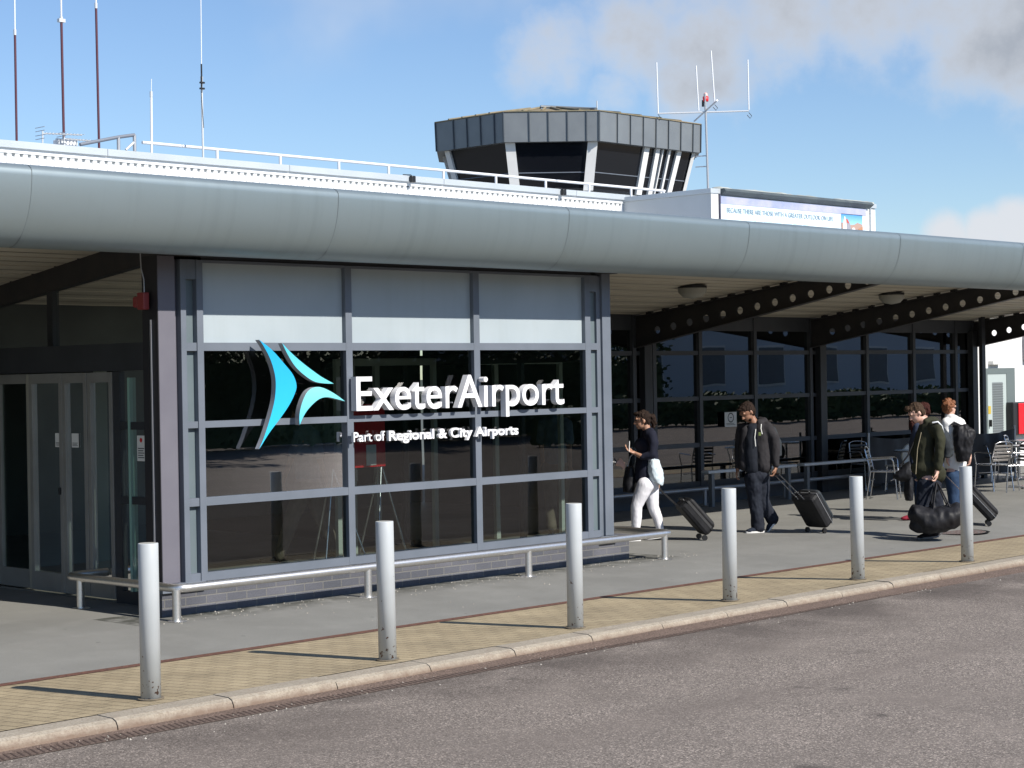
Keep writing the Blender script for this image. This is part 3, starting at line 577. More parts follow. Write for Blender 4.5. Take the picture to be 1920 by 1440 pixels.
def beam(xb):
    mb = MB(); th = .012
    zb = lambda y: 2.449+(4.85-y)*.1773
    zt = lambda y: sY(y)-.045
    zh = lambda y: 2.71+.151*(4.369-y)
    r = .056; P_ = .3085; centers = [4.369-i*P_ for i in range(0, 14)]; centers = [c for c in centers if c > .2]
    ycut = [4.85]+[c+P_/2 for c in centers][0:]+[centers[-1]-P_/2]
    ycut[1] = centers[0]+P_/2
    for sx in (-th, th):
        X_ = xb+sx
        mb.quad((X_,4.85,zb(4.85)), (X_,ycut[1],zb(ycut[1])), (X_,ycut[1],zt(ycut[1])), (X_,4.85,zt(4.85)))
        for i_, c in enumerate(centers):
            if i_ in (): pass
            ya, yb = c+P_/2, c-P_/2; K = 20
            outer = []; inner = []
            for k_ in range(K):
                a = 2*math.pi*k_/K+math.pi/K; cy_, cz_ = math.cos(a), math.sin(a)
                inner.append((X_, c+r*cy_, zh(c)+r*cz_))
                # project onto the cell outline
                t1 = (P_/2)/abs(cy_) if abs(cy_) > 1e-6 else 9
                if cz_ > 0: den = cz_+.13*cy_; t2 = (zt(c)-zh(c))/den if den > 1e-6 else 9
                else: den = -(cz_+.1773*cy_); t2 = (zh(c)-zb(c))/den if den > 1e-6 else 9
                t_ = min(t1, t2); outer.append((X_, c+t_*cy_, zh(c)+t_*cz_))
            n0 = len(mb.v); mb.add(inner+outer, [(k_, (k_+1) % K, (k_+1) % K+K, k_+K) for k_ in range(K)])
            # corners
            cors = [(ya, zt(ya)), (yb, zt(yb)), (yb, zb(yb)), (ya, zb(ya))]
            for cyy, czz in cors:
                best = None
                for k_ in range(K):
                    p_, q_ = outer[k_], outer[(k_+1) % K]
                    if abs(p_[1]-q_[1]) > 1e-4 and abs(p_[2]-q_[2]) > 1e-4:
                        d_ = (Vector(p_)+Vector(q_))/2-Vector((X_, cyy, czz))
                        if best is None or d_.length < best[0]: best = (d_.length, p_, q_)
                if best and best[0] < .15: mb.quad(best[1], best[2], (X_, cyy, czz))
        ye = ycut[-1]; mb.quad((X_,ye,zb(ye)), (X_,-.1,zb(-.1)), (X_,-.1,zt(-.1)), (X_,ye,zt(ye)))
    for c in centers: mb.tube([(xb-th, c, zh(c)), (xb+th, c, zh(c))], r, 20, caps=False)
    for zf, hh in ((zb, -.012), (zt, .012)):
        mb.add([(xb+s*.06, y_, zf(y_)+q*hh) for y_ in (4.85, -.1) for q in (0, 1) for s in (-1, 1)], [(0,1,5,4),(2,3,7,6),(0,2,6,4),(1,3,7,5),(0,1,3,2),(4,5,7,6)])
    for c in centers: mb.box(xb-.05, xb+.05, c+P_/2-.035, c+P_/2+.035, zt(c+P_/2), zt(c+P_/2)+.08)
    return mb
for xb in (11.9, 16.46, 21.75): beam(xb).build('roof_beam', 'beam', can)
lb = MB()
zb_ = lambda y: 3.30-.112*y; zt_ = lambda y: sY(y)+.02
lb.add([(xx_, yy_, f_(yy_)) for xx_ in (.53, .68) for yy_, f_ in ((.15,zb_), (4.85,zb_), (4.85,zt_), (.15,zt_))], [(0,1,2,3),(4,5,6,7),(0,1,5,4),(1,2,6,5),(2,3,7,6),(3,0,4,7)])
lb.box(-.06, .34, -.05, .3, 3.16, 3.36); lb.box(5.55, 5.9, -.05, .3, 3.16, 3.36); lb.box(.34, 5.55, .04, .1, 3.14, 3.5); lb.build('roof_beam', 'beam', can)
for x_, lbl in ((10.40, 'round frosted bulkhead lamp on the soffit nearer the lobby'), (15.35, 'round frosted bulkhead lamp on the soffit, farther from the lobby')):
    t = empty('ceiling_lamp', (x_, 2.5, sY(2.5)), lbl, 'lamp', 'soffit lamps')
    z_ = sY(2.5); MB().lathe((x_,2.5,z_), [(0,0),(.2,0),(.2,-.035),(.0,-.035)], 20, False).build('base', 'black', t)
    MB().lathe((x_,2.5,z_-.035), [(.20,0),(.19,-.06),(.13,-.12),(.0,-.145)], 20).build('lamp_cover', mat('frosted_cover', (.34,.34,.30), .5), t)

# ---------------------------------------------------------------- rear glass facade
YW = 4.85
fa = empty('glass_facade', (14, YW, 0), 'long dark glazed facade in shade behind the walking travellers', 'glass facade')
gm = [5.83, 7.3, 8.85, 10.4, 11.85, 12.32, 13.45, 14.88, 16.44, 18.14, 19.65, 21.1, 21.70]
f = MB()
for x_ in gm: f.box(x_-.04, x_+.04, YW-.06, YW+.05, .28, 3.05)
for z0, z1 in ((.28,.35), (.887,.956), (1.62,1.685), (2.335,2.403), (2.72,3.05)): f.box(5.8, 21.78, YW-.045, YW+.04, z0, z1)
f.box(5.8, 21.78, YW-.03, YW+.1, 0, .28); f.build('facade_frame', mat('facade_frame_paint', (.06,.067,.08), .45, 0, 3), fa)
for x_ in (12.08, 16.68, 21.64, 7.5): MB().box(x_-.09, x_+.09, YW-.14, YW-.02, 0, 2.75, .005).build('facade_column', 'frame_dark', fa)
for a, b in zip(gm[:-1], gm[1:]):
    for z0, z1 in ((.35,.887), (.956,1.62), (1.685,2.335), (2.403,2.72)):
        MB().quad((a+.04,YW,z0), (b-.04,YW,z0), (b-.04,YW,z1), (a+.04,YW,z1)).build('facade_pane', 'glass2', fa)
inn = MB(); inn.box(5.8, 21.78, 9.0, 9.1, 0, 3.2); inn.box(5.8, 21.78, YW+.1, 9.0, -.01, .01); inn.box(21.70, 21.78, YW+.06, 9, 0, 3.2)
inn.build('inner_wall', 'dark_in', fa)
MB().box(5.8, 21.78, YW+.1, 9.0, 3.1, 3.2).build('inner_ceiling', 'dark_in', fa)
def mk_w(x0, x1, z0, z1, Y=YW-.07): return lambda u, v, d: Vector((x0+(x1-x0)*u, Y-d, z0+(z1-z0)*v))
f_ = mk_w(14.02, 14.33, 1.185, 1.42)
n = notice('smoking_notice', 'white square notice with a round symbol on the dark glass beside the man', f_, 2)
g = MB()
for i in range(16):
    a, b = i*math.pi/8, (i+1)*math.pi/8
    g.quad(*[f_(.5+rr_*math.cos(t), .62+rr_*1.3*math.sin(t), .005) for rr_, t in ((.20,a), (.26,a), (.26,b), (.20,b))])
g.quad(f_(.40,.60,.005), f_(.60,.60,.005), f_(.60,.65,.005), f_(.40,.65,.005)); g.build('symbol', 'ink', n)

# ---------------------------------------------------------------- steel guard rails
def rounded(pts, r=.12, n=5):
    o = [Vector(pts[0])]
    for i in range(1, len(pts)-1):
        p = Vector(pts[i]); a = (Vector(pts[i-1])-p).normalized(); b = (Vector(pts[i+1])-p).normalized()
        for k in range(n+1):
            t = k/n; o.append((p+a*r)*(1-t)**2+p*2*t*(1-t)+(p+b*r)*t*t)
    o.append(Vector(pts[-1])); return o
def rail(name, pts, posts, label, r=.038, pr=.036, z=.28, material='steel', group=None):
    t = empty(name, (pts[0][0], pts[0][1], 0), label, 'guard rail', group)
    MB().tube(rounded([(a, b, z) for a, b in pts]), r, 16).build('rail_tube', material, t)
    for x_, y_ in posts:
        p = MB().tube([(x_,y_,-.01), (x_,y_,z-.01)], pr, 14); p.lathe((x_,y_,0), [(pr,.006),(pr+.045,.004),(pr+.05,0)], 16, False); p.build('post', material, t)
    return t
rail('guard_rail', [(.22,1.42), (-.22,1.42), (-.22,-.33), (6.42,-.33), (6.42,.55), (6.0,.55)], [(-.086-.13,1.2), (-.235,-.31), (1.928,-.33), (4.113,-.33), (6.295,-.33)], 'low polished steel guard rail wrapping around the foot of the glass lobby')
rail('guard_rail', [(6.6,4.5), (21.3,4.5)], [(8.7,4.5), (10.85,4.5), (13.126,4.5), (15.223,4.5), (17.3,4.5), (19.4,4.5)], 'low dull steel guard rail along the shaded glass facade', r=.03, pr=.03, z=.255, material='pole')
for (xa, xb, lbl) in ((12.85, 14.95, 'perch rail on square posts, the one nearer the woman in white jeans'), (15.35, 17.75, 'waist high perch rail on square posts, the one nearer the cafe chairs')):
    t = empty('perch_rail', (xa, 4.2, 0), lbl, 'perch rail', 'perch rails by the facade')
    mb = MB().box(xa-.1, xb+.1, 4.12, 4.27, .515, .56, .01); mb.build('perch_board', 'galv', t)
    for x_ in (xa+.06, xb-.06): MB().box(x_-.035, x_+.035, 4.16, 4.23, 0, .515, .004).build('post', mat('post_grey', (.16,.17,.18), .5), t)

# ---------------------------------------------------------------- bollards
bpx = [(283,1309), (727,1236), (1079,1176), (1369,1125), (1609,1085), (1814,1052)]
blab = ['grey steel bollard before the lobby corner, nearest and leftmost of the row', 'grey steel bollard before the middle window, second from the left',
        'grey steel bollard in front of the right end of the lobby', 'grey steel bollard standing between the woman and the hooded man',
        'grey steel bollard standing just right of the wheeled case of the hooded man', 'grey steel bollard hiding part of the big duffel bag, rightmost of the row']
proto = None
for i, (p, lbl) in enumerate(zip(bpx, blab)):
    g_ = onz(p); g_.z = 0
    if proto is None:
        proto = MB().lathe((0,0,0), [(.0,-.02),(.066,-.02),(.066,1.004),(.0645,1.008),(.060,1.009)], 28).build('bollard', 'bollard')
        MB().lathe((0,0,0), [(.060,1.009),(.04,1.009),(0,1.009)], 28).build('bollard_cap', mat('cap_dirty', (.40,.39,.34), .6), proto)
        MB().lathe((0,0,0), [(.067,.004),(.085,.004),(.088,.0)], 20, False).build('base_joint', mat('joint_mortar', (.17,.14,.10), .9), proto)
        o = proto
    else: o = copy_tree(proto)
    o.location = g_; o.rotation_euler = ((.004, -.005, .006, -.003, .005, -.006)[i], (-.004, .006, -.003, .005, -.006, .003)[i], i*1.3); tag(o, lbl, 'bollard', 'steel bollards along the kerb')
# ---------------------------------------------------------------- upper storey, parapet
us = empty('upper_storey', (2, 7, 3.5), 'white corrugated upper storey with a pale grey coping behind the canopy', 'upper storey')
YP = 7.0; XA, XB = -8.0, 14.22
mb = MB(); x = XA; pt = .1125; z0, z1 = 3.5, 4.945
while x < XB-.05:
    pr_ = [(x, 0), (x+.052, 0), (x+.062, .022), (x+.095, .022), (x+.105, 0), (x+pt, 0)]
    for (a, da), (b, db) in zip(pr_[:-1], pr_[1:]): mb.quad((a, YP+da, z0), (b, YP+db, z0), (b, YP+db, z1), (a, YP+da, z1))
    x += pt
x = XA; nb = mb; nb.cur = 1
while x < XB-.1: nb.quad((x+.056,YP-.002,4.905), (x+.10,YP-.002,4.905), (x+.10,YP-.002,4.925), (x+.056,YP-.002,4.925)); x += pt
nb.build('cladding', ['white', 'seam'], us)
MB().box(XA, XB, YP-.012, YP+.03, 4.925, 4.985).build('flashing', 'white', us)
cb = MB(); x = XA
while x < XB: cb.box(x, min(x+3.0, XB)-.006, YP-.05, YP+.35, 4.985, 5.075, .004); x += 3.0
cb.build('coping', 'coping', us)
MB().box(XA, XB, YP+.05, 16, 4.7, 4.8).build('roof_deck', 'coping', us)
MB().box(XA, XB, 15.9, 16, 3.4, 4.9).build('rear_wall', 'white', us)
# the projecting block with the banner
XBk, YBk = 14.223, 5.148; XBe = 18.98
bk = empty('roof_block', (16.6, 5.2, 3.5), 'pale box shaped roof block carrying a long advertising banner', 'roof block')
MB().box(XBk, XBe, YBk, 12, 3.5, 4.955).build('wall', mat('block_wall', (.50,.53,.55), .5, 0, 1.5, (.46,.49,.51)), bk)
MB().box(XBk, XBk+.19, YBk-.012, YBk-.002, 3.6, 4.96).build('corner_panel', 'white', bk)
MB().box(18.66, XBe, YBk-.012, YBk-.002, 3.6, 4.93).build('corner_panel', 'white', bk)
cb = MB(); cb.box(XBk-.03, XBe+.02, YBk-.03, 12, 4.957, 5.035, .004); cb.build('coping', 'coping', bk)
MB().tube([(XBk+.205,YBk-.03,3.6),(XBk+.205,YBk-.03,4.95)], .016, 8).build('cable_pipe', mat('pipe_dark', (.06,.06,.10), .5), bk)
MB().tube([(18.80,YBk-.03,3.6),(18.80,YBk-.03,4.95)], .014, 8).build('cable_pipe', 'coping', bk)
bn = MB().box(14.44, 18.66, YBk-.03, YBk-.014, 3.7, 4.93).build('banner', mat('banner_pale', (.66,.80,.84), .5, 0, .8, (.80,.86,.90)), None, (16.5, YBk-.03, 3.7))
tag(bn, 'wide pale blue banner with grey capitals and a small street picture on the roof block', 'banner')
MB().box(14.45, 18.65, YBk-.036, YBk-.032, 4.80, 4.92).build('cloud_print', mat('cloud_print', (.28,.33,.50), .5, 0, 2.2, (.45,.45,.58)), bn)
text_mesh('BECAUSE THERE ARE THOSE WITH A GREATER OUTLOOK ON LIFE', 14.60, 17.62, 4.665, .082, YBk-.04, .003, .004).build('lettering', mat('grey_print', (.27,.36,.44), .6), bn)
# line two is too faint to read in the photograph: pale strokes
mb = MB(); random.seed(5); x = 15.35
while x < 16.95:
    w_ = random.uniform(.02, .06); h_ = random.choice((.03, .045)); mb.quad((x,YBk-.037,4.545), (x+w_,YBk-.037,4.545), (x+w_,YBk-.037,4.545+h_*.5), (x,YBk-.037,4.545+h_*.5)); x += w_+random.choice((.012, .012, .05))
mb.build('faint_lettering', mat('faint_print', (.50,.65,.72), .6), bn)
px0, px1, pz0, pz1 = 17.87, 18.53, 4.50, 4.81
pic = MB().quad((px0,YBk-.036,pz0), (px1,YBk-.036,pz0), (px1,YBk-.036,pz1), (px0,YBk-.036,pz1)).build('picture', grad('print_sky', (.10,.32,.70), (.35,.65,.85), 0.9, 1.1), bn)
def U(u, v): return (px0+(px1-px0)*u, YBk-.039, pz0+(pz1-pz0)*v)
def pp(pts, col, nm, d=0): o = MB(); o.quad(*[(a, b-d, c_) for a, b, c_ in [U(*p) for p in pts]]); o.build(nm, mat(nm+'_print', col, .6), pic)
pp([(0,0),(1,0),(1,.45),(.75,.55),(.6,.42),(.4,.40),(0,.5)], (.42,.28,.23), 'town')
pp([(.06,.05),(.24,.05),(.22,.62),(.17,.85),(.13,.85),(.09,.6)], (.75,.76,.74), 'church', .002)
pp([(.24,.5),(.38,.45),(.30,.68),(.22,.74)], (.50,.10,.08), 'red_roof', .003)
pp([(.24,.05),(.46,.05),(.40,.45),(.24,.5)], (.30,.30,.34), 'grey_house', .002)
pp([(.42,.0),(.72,.0),(.60,.25),(.52,.25)], (.75,.72,.70), 'street', .003)
pp([(.78,.0),(1,.0),(1,.35),(.78,.2)], (.45,.22,.12), 'brick_house', .003)
# crumpled pale sheet rolled along the block roof
mb = MB(); random.seed(9)
def lump(x0, x1, n, seedv):
    seg = 10; vs = []
    for i in range(n+1):
        X_ = x0+(x1-x0)*i/n; hh = .055+.04*mnoise.noise(Vector((X_*1.9, seedv, 0)))+.012*mnoise.noise(Vector((X_*9, seedv, 3))); ww = .16+.05*mnoise.noise(Vector((X_*2.3, seedv+4, 0)))
        if i in (0, n): hh *= .3; ww *= .5
        for k in range(seg+1):
            a = math.pi*k/seg; rr_ = 1+.18*mnoise.noise(Vector((X_*6, k*.9, seedv)))
            vs.append((X_, YBk+.12-ww*math.cos(a)*rr_, 5.03+hh*math.sin(a)*rr_))
    mb.add(vs, [(i*(seg+1)+k, i*(seg+1)+k+1, (i+1)*(seg+1)+k+1, (i+1)*(seg+1)+k) for i in range(n) for k in range(seg)], True)
lump(14.5, 17.2, 60, 1.0); lump(17.9, 18.95, 26, 5.0)
tag(mb.build('roof_sheeting', mat('pale_sheeting', (.52,.54,.50), .6, 0, 4, (.34,.36,.32), bump=.5, bscale=8), None, (16.7, YBk+.1, 5.03)), 'crumpled pale sheeting lying along the front edge of the roof block', 'sheeting')
MB().prism([(14.45,YBk-.05,4.94),(14.45,YBk-.14,5.0),(14.45,YBk-.10,5.045),(14.45,YBk-.02,5.04)], (4.3,0,0)).build('gutter', mat('dark_gutter', (.06,.075,.085), .5, 0, 4, (.10,.12,.12)), bk)
# roof railing
rl = empty('roof_railing', (12, 9, 4.8), 'white tubular safety railing running along the roof behind the coping', 'railing')
MB().tube([(5.95,9,5.515), (17.75,9,5.515)], .023, 10).build('top_rail', 'white_rod', rl)
for x_ in (7.28, 8.48, 9.66, 10.72, 11.95, 13.20, 14.45, 15.60, 16.77, 17.72): MB().tube([(x_,9,4.78), (x_,9,5.5)], .022, 8).build('rail_post', 'white_rod', rl)
for x_, lb_ in ((9.30, 'small black floodlight on the coping left of the control tower'), (12.63, 'small black floodlight on the coping below the control tower')):
    t = empty('floodlight', (x_, YP, 5.05), lb_, 'floodlight', 'coping floodlights')
    MB().box(x_-.03, x_+.05, YP-.12, YP-.055, 4.97, 5.07, .012).build('housing', 'black', t)
    MB().tube([(x_-.14,YP-.04,5.082), (x_,YP-.06,5.085), (x_+.02,YP-.07,5.06)], .008, 6).build('bracket', 'black', t)
# masts
def mast(bot, mid, top, Y, lbl, r=.022, extra=None, low='mast_red', r2=.011):
    b = ony(bot, Y); a = ony(mid, Y); c_ = ony(top, Y); b.z = 4.8
    dirv = (c_-a); 
    t = empty('aerial_mast', b, lbl, 'mast', 'aerial masts on the roof')
    MB().tube([b, a], r, 10).build('mast_pole', low, t); MB().tube([a, a+(c_-a)*1.0, ], r2, 8).build('whip', 'white_rod', t)
    MB().tube([a-Vector((0,0,.03)), a+Vector((0,0,.05))], r*1.25, 10).build('joint_clamp', 'galv', t)
    return t, a
mast((31,262),(28,62),(26,-160), 9.6, 'brown aerial mast with white whip, leftmost on the roof', .017, r2=.010)
t, a = mast((120,262),(115,38),(112,-170), 9.6, 'brown aerial mast with a bulky white clamp beside the white roof cabinet', .019, r2=.013)
MB().box(a.x-.05, a.x+.05, a.y-.03, a.y+.03, a.z-.03, a.z+.02).build('clamp', 'galv', t)
mast((186,270),(180,12),(177,-160), 9.4, 'tallest brown aerial mast beside the bent grey pipe', .018)
mast((283,262),(283.5,178),(284,148), 9.0, 'short white rod aerial at the left end of the roof railing', .018, low='white_rod', r2=.005)
t, a = mast((381,290),(378,150),(375,-150), 8.6, 'thin grey aerial mast with a black clamp standing behind the roof railing', .016, low='galv', r2=.007)
MB().tube([ony((378,168),8.55), ony((378,150),8.55), ony((377.5,120),8.55)], .012, 8).build('dark_sleeve', 'black', t)
for yy in (155, 166): q_ = ony((379,yy), 8.55); MB().box(q_.x-.035, q_.x+.035, q_.y-.02, q_.y+.02, q_.z-.012, q_.z+.012).build('clamp', 'black', t)
MB().tube([ony((377,170),8.52), ony((379,200),8.52), ony((382,240),8.52)], .005, 6).build('cable', 'black', t)
# television aerials
def yagi(a_, b_, n, lbl, stub):
    A, B = ony(a_, 9.3), ony(b_, 9.3); t = empty('yagi_aerial', A, lbl, 'aerial', 'television aerials on the roof')
    MB().tube([A, B], .007, 6).build('boom', 'galv', t); e = MB()
    for i in range(n): p_ = A.lerp(B, (i+1)/n); e.tube([p_+Vector((0,-.09,0)), p_+Vector((0,.09,0))], .004, 6); e.box(p_.x-.01, p_.x+.01, p_.y-.012, p_.y+.012, p_.z-.012, p_.z+.012)
    e.build('elements', 'galv', t)
    g_ = ony(stub, 9.3); MB().tube([Vector((A.x, A.y, A.z+.03)), Vector((g_.x, A.y, 4.8))], .012, 8).build('stub_mast', 'galv', t)
    q = MB(); q.box(A.x-.05, A.x+.04, A.y-.08, A.y+.08, A.z-.05, A.z+.05); q2 = MB()
    for dz in (-.08, -.03, .03, .08): q2.tube([A+Vector((-.04,-.12,dz)), A+Vector((-.04,.12,dz))], .005, 6)
    q2.build('reflector', 'pole', t)
yagi((80,250),(152,253),11,'long horizontal television aerial left of the white roof cabinet',(78,264))
yagi((120,260),(168,264),8,'shorter television aerial emerging right of the white roof cabinet',(122,272))
p_ = ony((125,266), 9.45); t = empty('roof_cabinet', (p_.x, 9.45, 4.8), 'small white cabinet on the roof at the foot of the masts', 'cabinet')
MB().box(p_.x-.13, p_.x+.15, 9.4, 9.6, 4.8, p_.z+.03, .01).build('case', 'white', t); MB().box(p_.x-.2, p_.x-.10, 9.38, 9.42, p_.z-.05, p_.z+.03).build('vent', 'galv', t)
A, B, D_, E_ = [ony(q, 9.2) for q in ((150,271), (222,257), (252,253), (254,285))]
t = empty('roof_pipe_frame', (A.x, 9.2, 4.8), 'bent dark grey pipe frame rising from the roof behind the coping', 'pipe frame')
MB().tube([A, B, D_], .026, 10).build('sloping_pipe', mat('pipe_grey', (.16,.18,.22), .5), t)
for q in (B, D_): MB().tube([q, Vector((q.x, q.y, 4.78))], .026, 10).build('upright', 'pole', t)
MB().tube([D_-Vector((0,0,.1)), ony((236,281), 9.2)], .02, 8).build('brace', 'galv', t)

# ---------------------------------------------------------------- control tower
tw = empty('control_tower', (37.5, 31, 0), 'dark grey zinc faced octagonal airport control tower cab with slanting white window posts', 'control tower')
cx_, cy_ = 37.75, 30.7
x0, y0 = 33.27, 26.22; ch = 2.18; x1, y1 = 42.4, 34.8
x1, y1 = x0+ (40.69-33.27)+2.18-.0, 31.57+2.18
def octo(o, z):
    a, b, c_, d_ = x0+o, y0+o, x1-o, y1-o; k = 2.18 - o*.59
    return [Vector(p) for p in ((a, b+k, z), (a+k, b, z), (c_-k, b, z), (c_, b+k, z), (c_, d_-k, z), (c_-k, d_, z), (a+k, d_, z), (a, d_-k, z))]
def loft(P, Q, cap0=False, cap1=False):
    n = len(P); m_ = MB(); m_.add(list(P)+list(Q), [(i, (i+1) % n, (i+1) % n+n, i+n) for i in range(n)]+([tuple(range(n))] if cap0 else [])+([tuple(range(n, 2*n))] if cap1 else [])); return m_
sm = loft(octo(0.03, 9.59), octo(0, 10.56), True, False); sm.cur = 1; P0, P1 = octo(0.03, 9.59), octo(0, 10.56)
for i, n in ((7, 5), (0, 5), (1, 8), (2, 5), (3, 5)):
    a0, b0, a1, b1 = P0[i], P0[(i+1) % 8], P1[i], P1[(i+1) % 8]; d_ = (b0-a0).normalized(); nn = Vector((d_.y, -d_.x, 0))
    for k in range(0, n+1):
        f_ = min(max((k+.35)/n if k else 0.0, 0), 1); p = a0.lerp(b0, f_); q = a1.lerp(b1, f_)
        sm.prism([p-d_*.014, p+d_*.014, p+d_*.014+nn*.04, p-d_*.014+nn*.04], (q-p))
sm.build('zinc_fascia', ['zinc', mat('zinc_seam', (.07,.085,.10), .5)], tw)
er = MB(); er.tube(octo(-.01, 10.56), .022, 8, closed=True); er.build('roof_edge', 'lichen', tw)
top = octo(2.6, 11.02)
rfm = loft(octo(0, 10.56), top, False, True); rfm.build('cab_roof', 'lichen', tw)
rb = MB()
for i in (7,0,1,2):
    a0, b0 = octo(0, 10.58)[i], octo(0, 10.58)[(i+1) % 8]; a1, b1 = octo(2.6, 11.05)[i], octo(2.6, 11.05)[(i+1) % 8]
    for k in range(1, 5): rb.tube([a0.lerp(b0, k/5), a1.lerp(b1, k/5)], .045, 6)
rb.build('roof_seam', 'lichen', tw)
o_ = octo(2.4, 11.03); MB().tube([o_[0]+Vector((.2,-.2,.03)), o_[1]+Vector((1.0,-.3,0.0)), octo(.2,10.64)[1]], .05, 8).build('roof_roll', 'zinc', tw)
q1, q2 = octo(.28, 9.60), octo(.68, 8.05)
loft(q1, q2, False, True).build('cab_glazing', 'cabglass', tw)
gl = MB()
def onface(i, f0, f1, w_, out=.03):
    p = q1[i].lerp(q1[(i+1) % 8], f0); q = q2[i].lerp(q2[(i+1) % 8], f1); d_ = (q1[(i+1) % 8]-q1[i]).normalized(); nn = Vector((d_.y, -d_.x, 0))
    return MB().prism([q-d_*w_/2-nn*.02, q+d_*w_/2-nn*.02, q+d_*w_/2+nn*(out+.06), q-d_*w_/2+nn*(out+.06)], (p-q))
for i, f0, f1, w_ in ((0, .03, .03, .32), (0, .97, .97, .32), (7, .07, .07, .22), (1, .50, .50, .26), (1, .615, .62, .20), (1, .84, .83, .22), (2, .02, .02, .3), (2, .9, .9, .3), (3, .5, .5, .3), (4, .5, .5, .3), (5, .5, .5, .3), (6, .5, .5, .3)):
    onface(i, f0, f1, w_).build('window_post', 'white', tw)
df = MB()
onface(1, .67, .67, .05).build('door_frame', 'white', tw); onface(1, .74, .74, .09).build('door_frame', 'white', tw)
rl_ = MB(); 
for i in (7, 0, 1): a, b = q1[i].lerp(q2[i], .62), q1[(i+1) % 8].lerp(q2[(i+1) % 8], .62); d_ = (b-a).normalized(); nn = Vector((d_.y,-d_.x,0)); rl_.tube([a-nn*.0, b-nn*.0], .02, 6)
rl_.build('inner_rail', 'frame', tw)
loft(octo(1.05, 0), octo(1.05, 8.1)).build('tower_shaft', 'white', tw)
wk = loft(octo(.2, 7.75), octo(.2, 7.95), True, True); wk.build('walkway', 'coping', tw)
MB().tube([(37.6, 28.2, 10.7), (37.6, 28.2, 11.3)], .02, 6).build('roof_rod', 'galv', tw)

# aerial array on a pole beside the tower
def dep(p, D): d = ray(p); s_ = D/(-(BK.dot(d))); return CAMP+d*s_
D = 20.5+10
B0 = ony((1328,352), 6.2); Yq = B0.y
aw = empty('aerial_array', (B0.x, Yq, 5.0), 'four white rod aerials and a red beacon on one pole beside the tower', 'aerial array')
T0 = ony((1322,176), Yq); MB().tube([Vector((B0.x, Yq, 4.95)), T0], .020, 10).build('pole', 'pole', aw)
H = Vector((RX.x, RX.y, 0)).normalized()
def at2(px): 
    d = ray(px); nrm = Vector((-BK.x, -BK.y, 0)).normalized(); s_ = (Vector((B0.x, B0.y, 0))-CAMP).dot(nrm)/d.dot(nrm); return CAMP+d*s_
MB().tube([at2((1233,213)), at2((1404,208))], .014, 8).build('cross_arm', 'galv', aw)
MB().tube([at2((1306,222))+Vector((.25,.25,0)), at2((1340,194))-Vector((.25,.25,0))], .013, 8).build('cross_arm', 'pole', aw)
for lo_, hi_ in (((1234,213),(1231,117)), ((1310,208),(1305,123)), ((1340,192),(1333,95)), ((1404,206),(1402,112))):
    MB().tube([at2(lo_), at2(hi_)], .012, 8).build('rod_aerial', 'white_rod', aw)
for q in ((1234,215), (1404,211), (1340,196)): 
    c_ = at2(q); MB().tube([c_, c_+H*.05-Vector((0,0,.06)), c_+H*.02-Vector((0,0,.1)), c_-H*.03-Vector((0,0,.04))], .006, 6).build('cable_loop', 'black', aw)
c_ = at2((1323,184)); MB().lathe(c_-Vector((0,0,.06)), [(0,0),(.045,0),(.05,.02),(.05,.085),(.035,.09)], 16).build('beacon_base', 'redpaint', aw)
MB().lathe(c_+Vector((0,0,.03)), [(.035,0),(.036,.04),(.02,.062),(0,.066)], 14).build('beacon_lamp', mat('beacon_glass', (.75,.45,.40), .3), aw)
MB().tube([at2((1318,188)), at2((1318,200))], .02, 8).build('beacon_bracket', 'black', aw)
for q in ((1326,292), (1326,312)): c_ = at2(q); MB().tube([c_, c_-H*.12+Vector((0,.1,0))], .010, 6).build('stay', 'pole', aw)

# ---------------------------------------------------------------- white building with the louvred door, red cabinet
wb = empty('white_building', (26, 6, 0), 'bright white rendered building with a grey louvred door beyond the cafe terrace', 'building')
YB = 6.0
MB().box(22.2, 40, YB, YB+6, 0, 4.3).build('wall', mat('white_render', (.80,.80,.79), .8, 0, .8, (.72,.72,.71)), wb)
MB().box(22.5, 40.1, YB-.05, YB+6.1, 4.3, 4.42).build('roof', 'coping', wb)
xd0, xd1 = 24.15, 25.35
df = MB(); df.box(xd0, xd0+.1, YB-.04, YB-.0, 0, 2.05); df.box(xd1-.34, xd1, YB-.04, YB, 0, 2.05); df.box(xd0+.1, xd1-.34, YB-.04, YB, 1.93, 2.05)
dd = df.build('door_frame', mat('door_grey_dark', (.13,.16,.16), .5), wb)
dl = MB().box(xd0+.1, xd1-.34, YB-.03, YB-.002, .01, 1.93).build('door', mat('door_pale', (.42,.48,.47), .5), wb)
lv = MB(); z = .25
while z < 1.72: lv.add([(xd0+.30, YB-.036, z), (xd1-.50, YB-.036, z), (xd1-.50, YB-.052, z+.035), (xd0+.30, YB-.052, z+.035)], [(0,1,2,3)]); z += .05
lv.box(xd0+.29, xd1-.49, YB-.034, YB-.031, .22, 1.76); lv.build('louvre', mat('louvre_grey', (.20,.225,.235), .5), dl)
MB().box(xd0+.14, xd0+.17, YB-.09, YB-.03, .86, 1.0, .004).build('handle', 'black', dl); MB().box(xd0+.12, xd0+.22, YB-.035, YB-.031, 1.12, 1.28).build('warning_label', 'yellow', dl)
MB().box(24.35, 24.75, YB-.12, YB, 2.12, 2.2, .01).build('wall_lamp', 'paper', wb)
MB().tube([(26.0,YB-.2,0),(26.0,YB-.2,2.55),(26.0,YB-.2,4.2)], .05, 10).build('downpipe', 'galv', wb)
MB().box(25.75, 26.15, YB-.14, YB, 2.2, 2.7, .01).build('hopper', mat('hopper_grey', (.25,.25,.28), .5), wb)
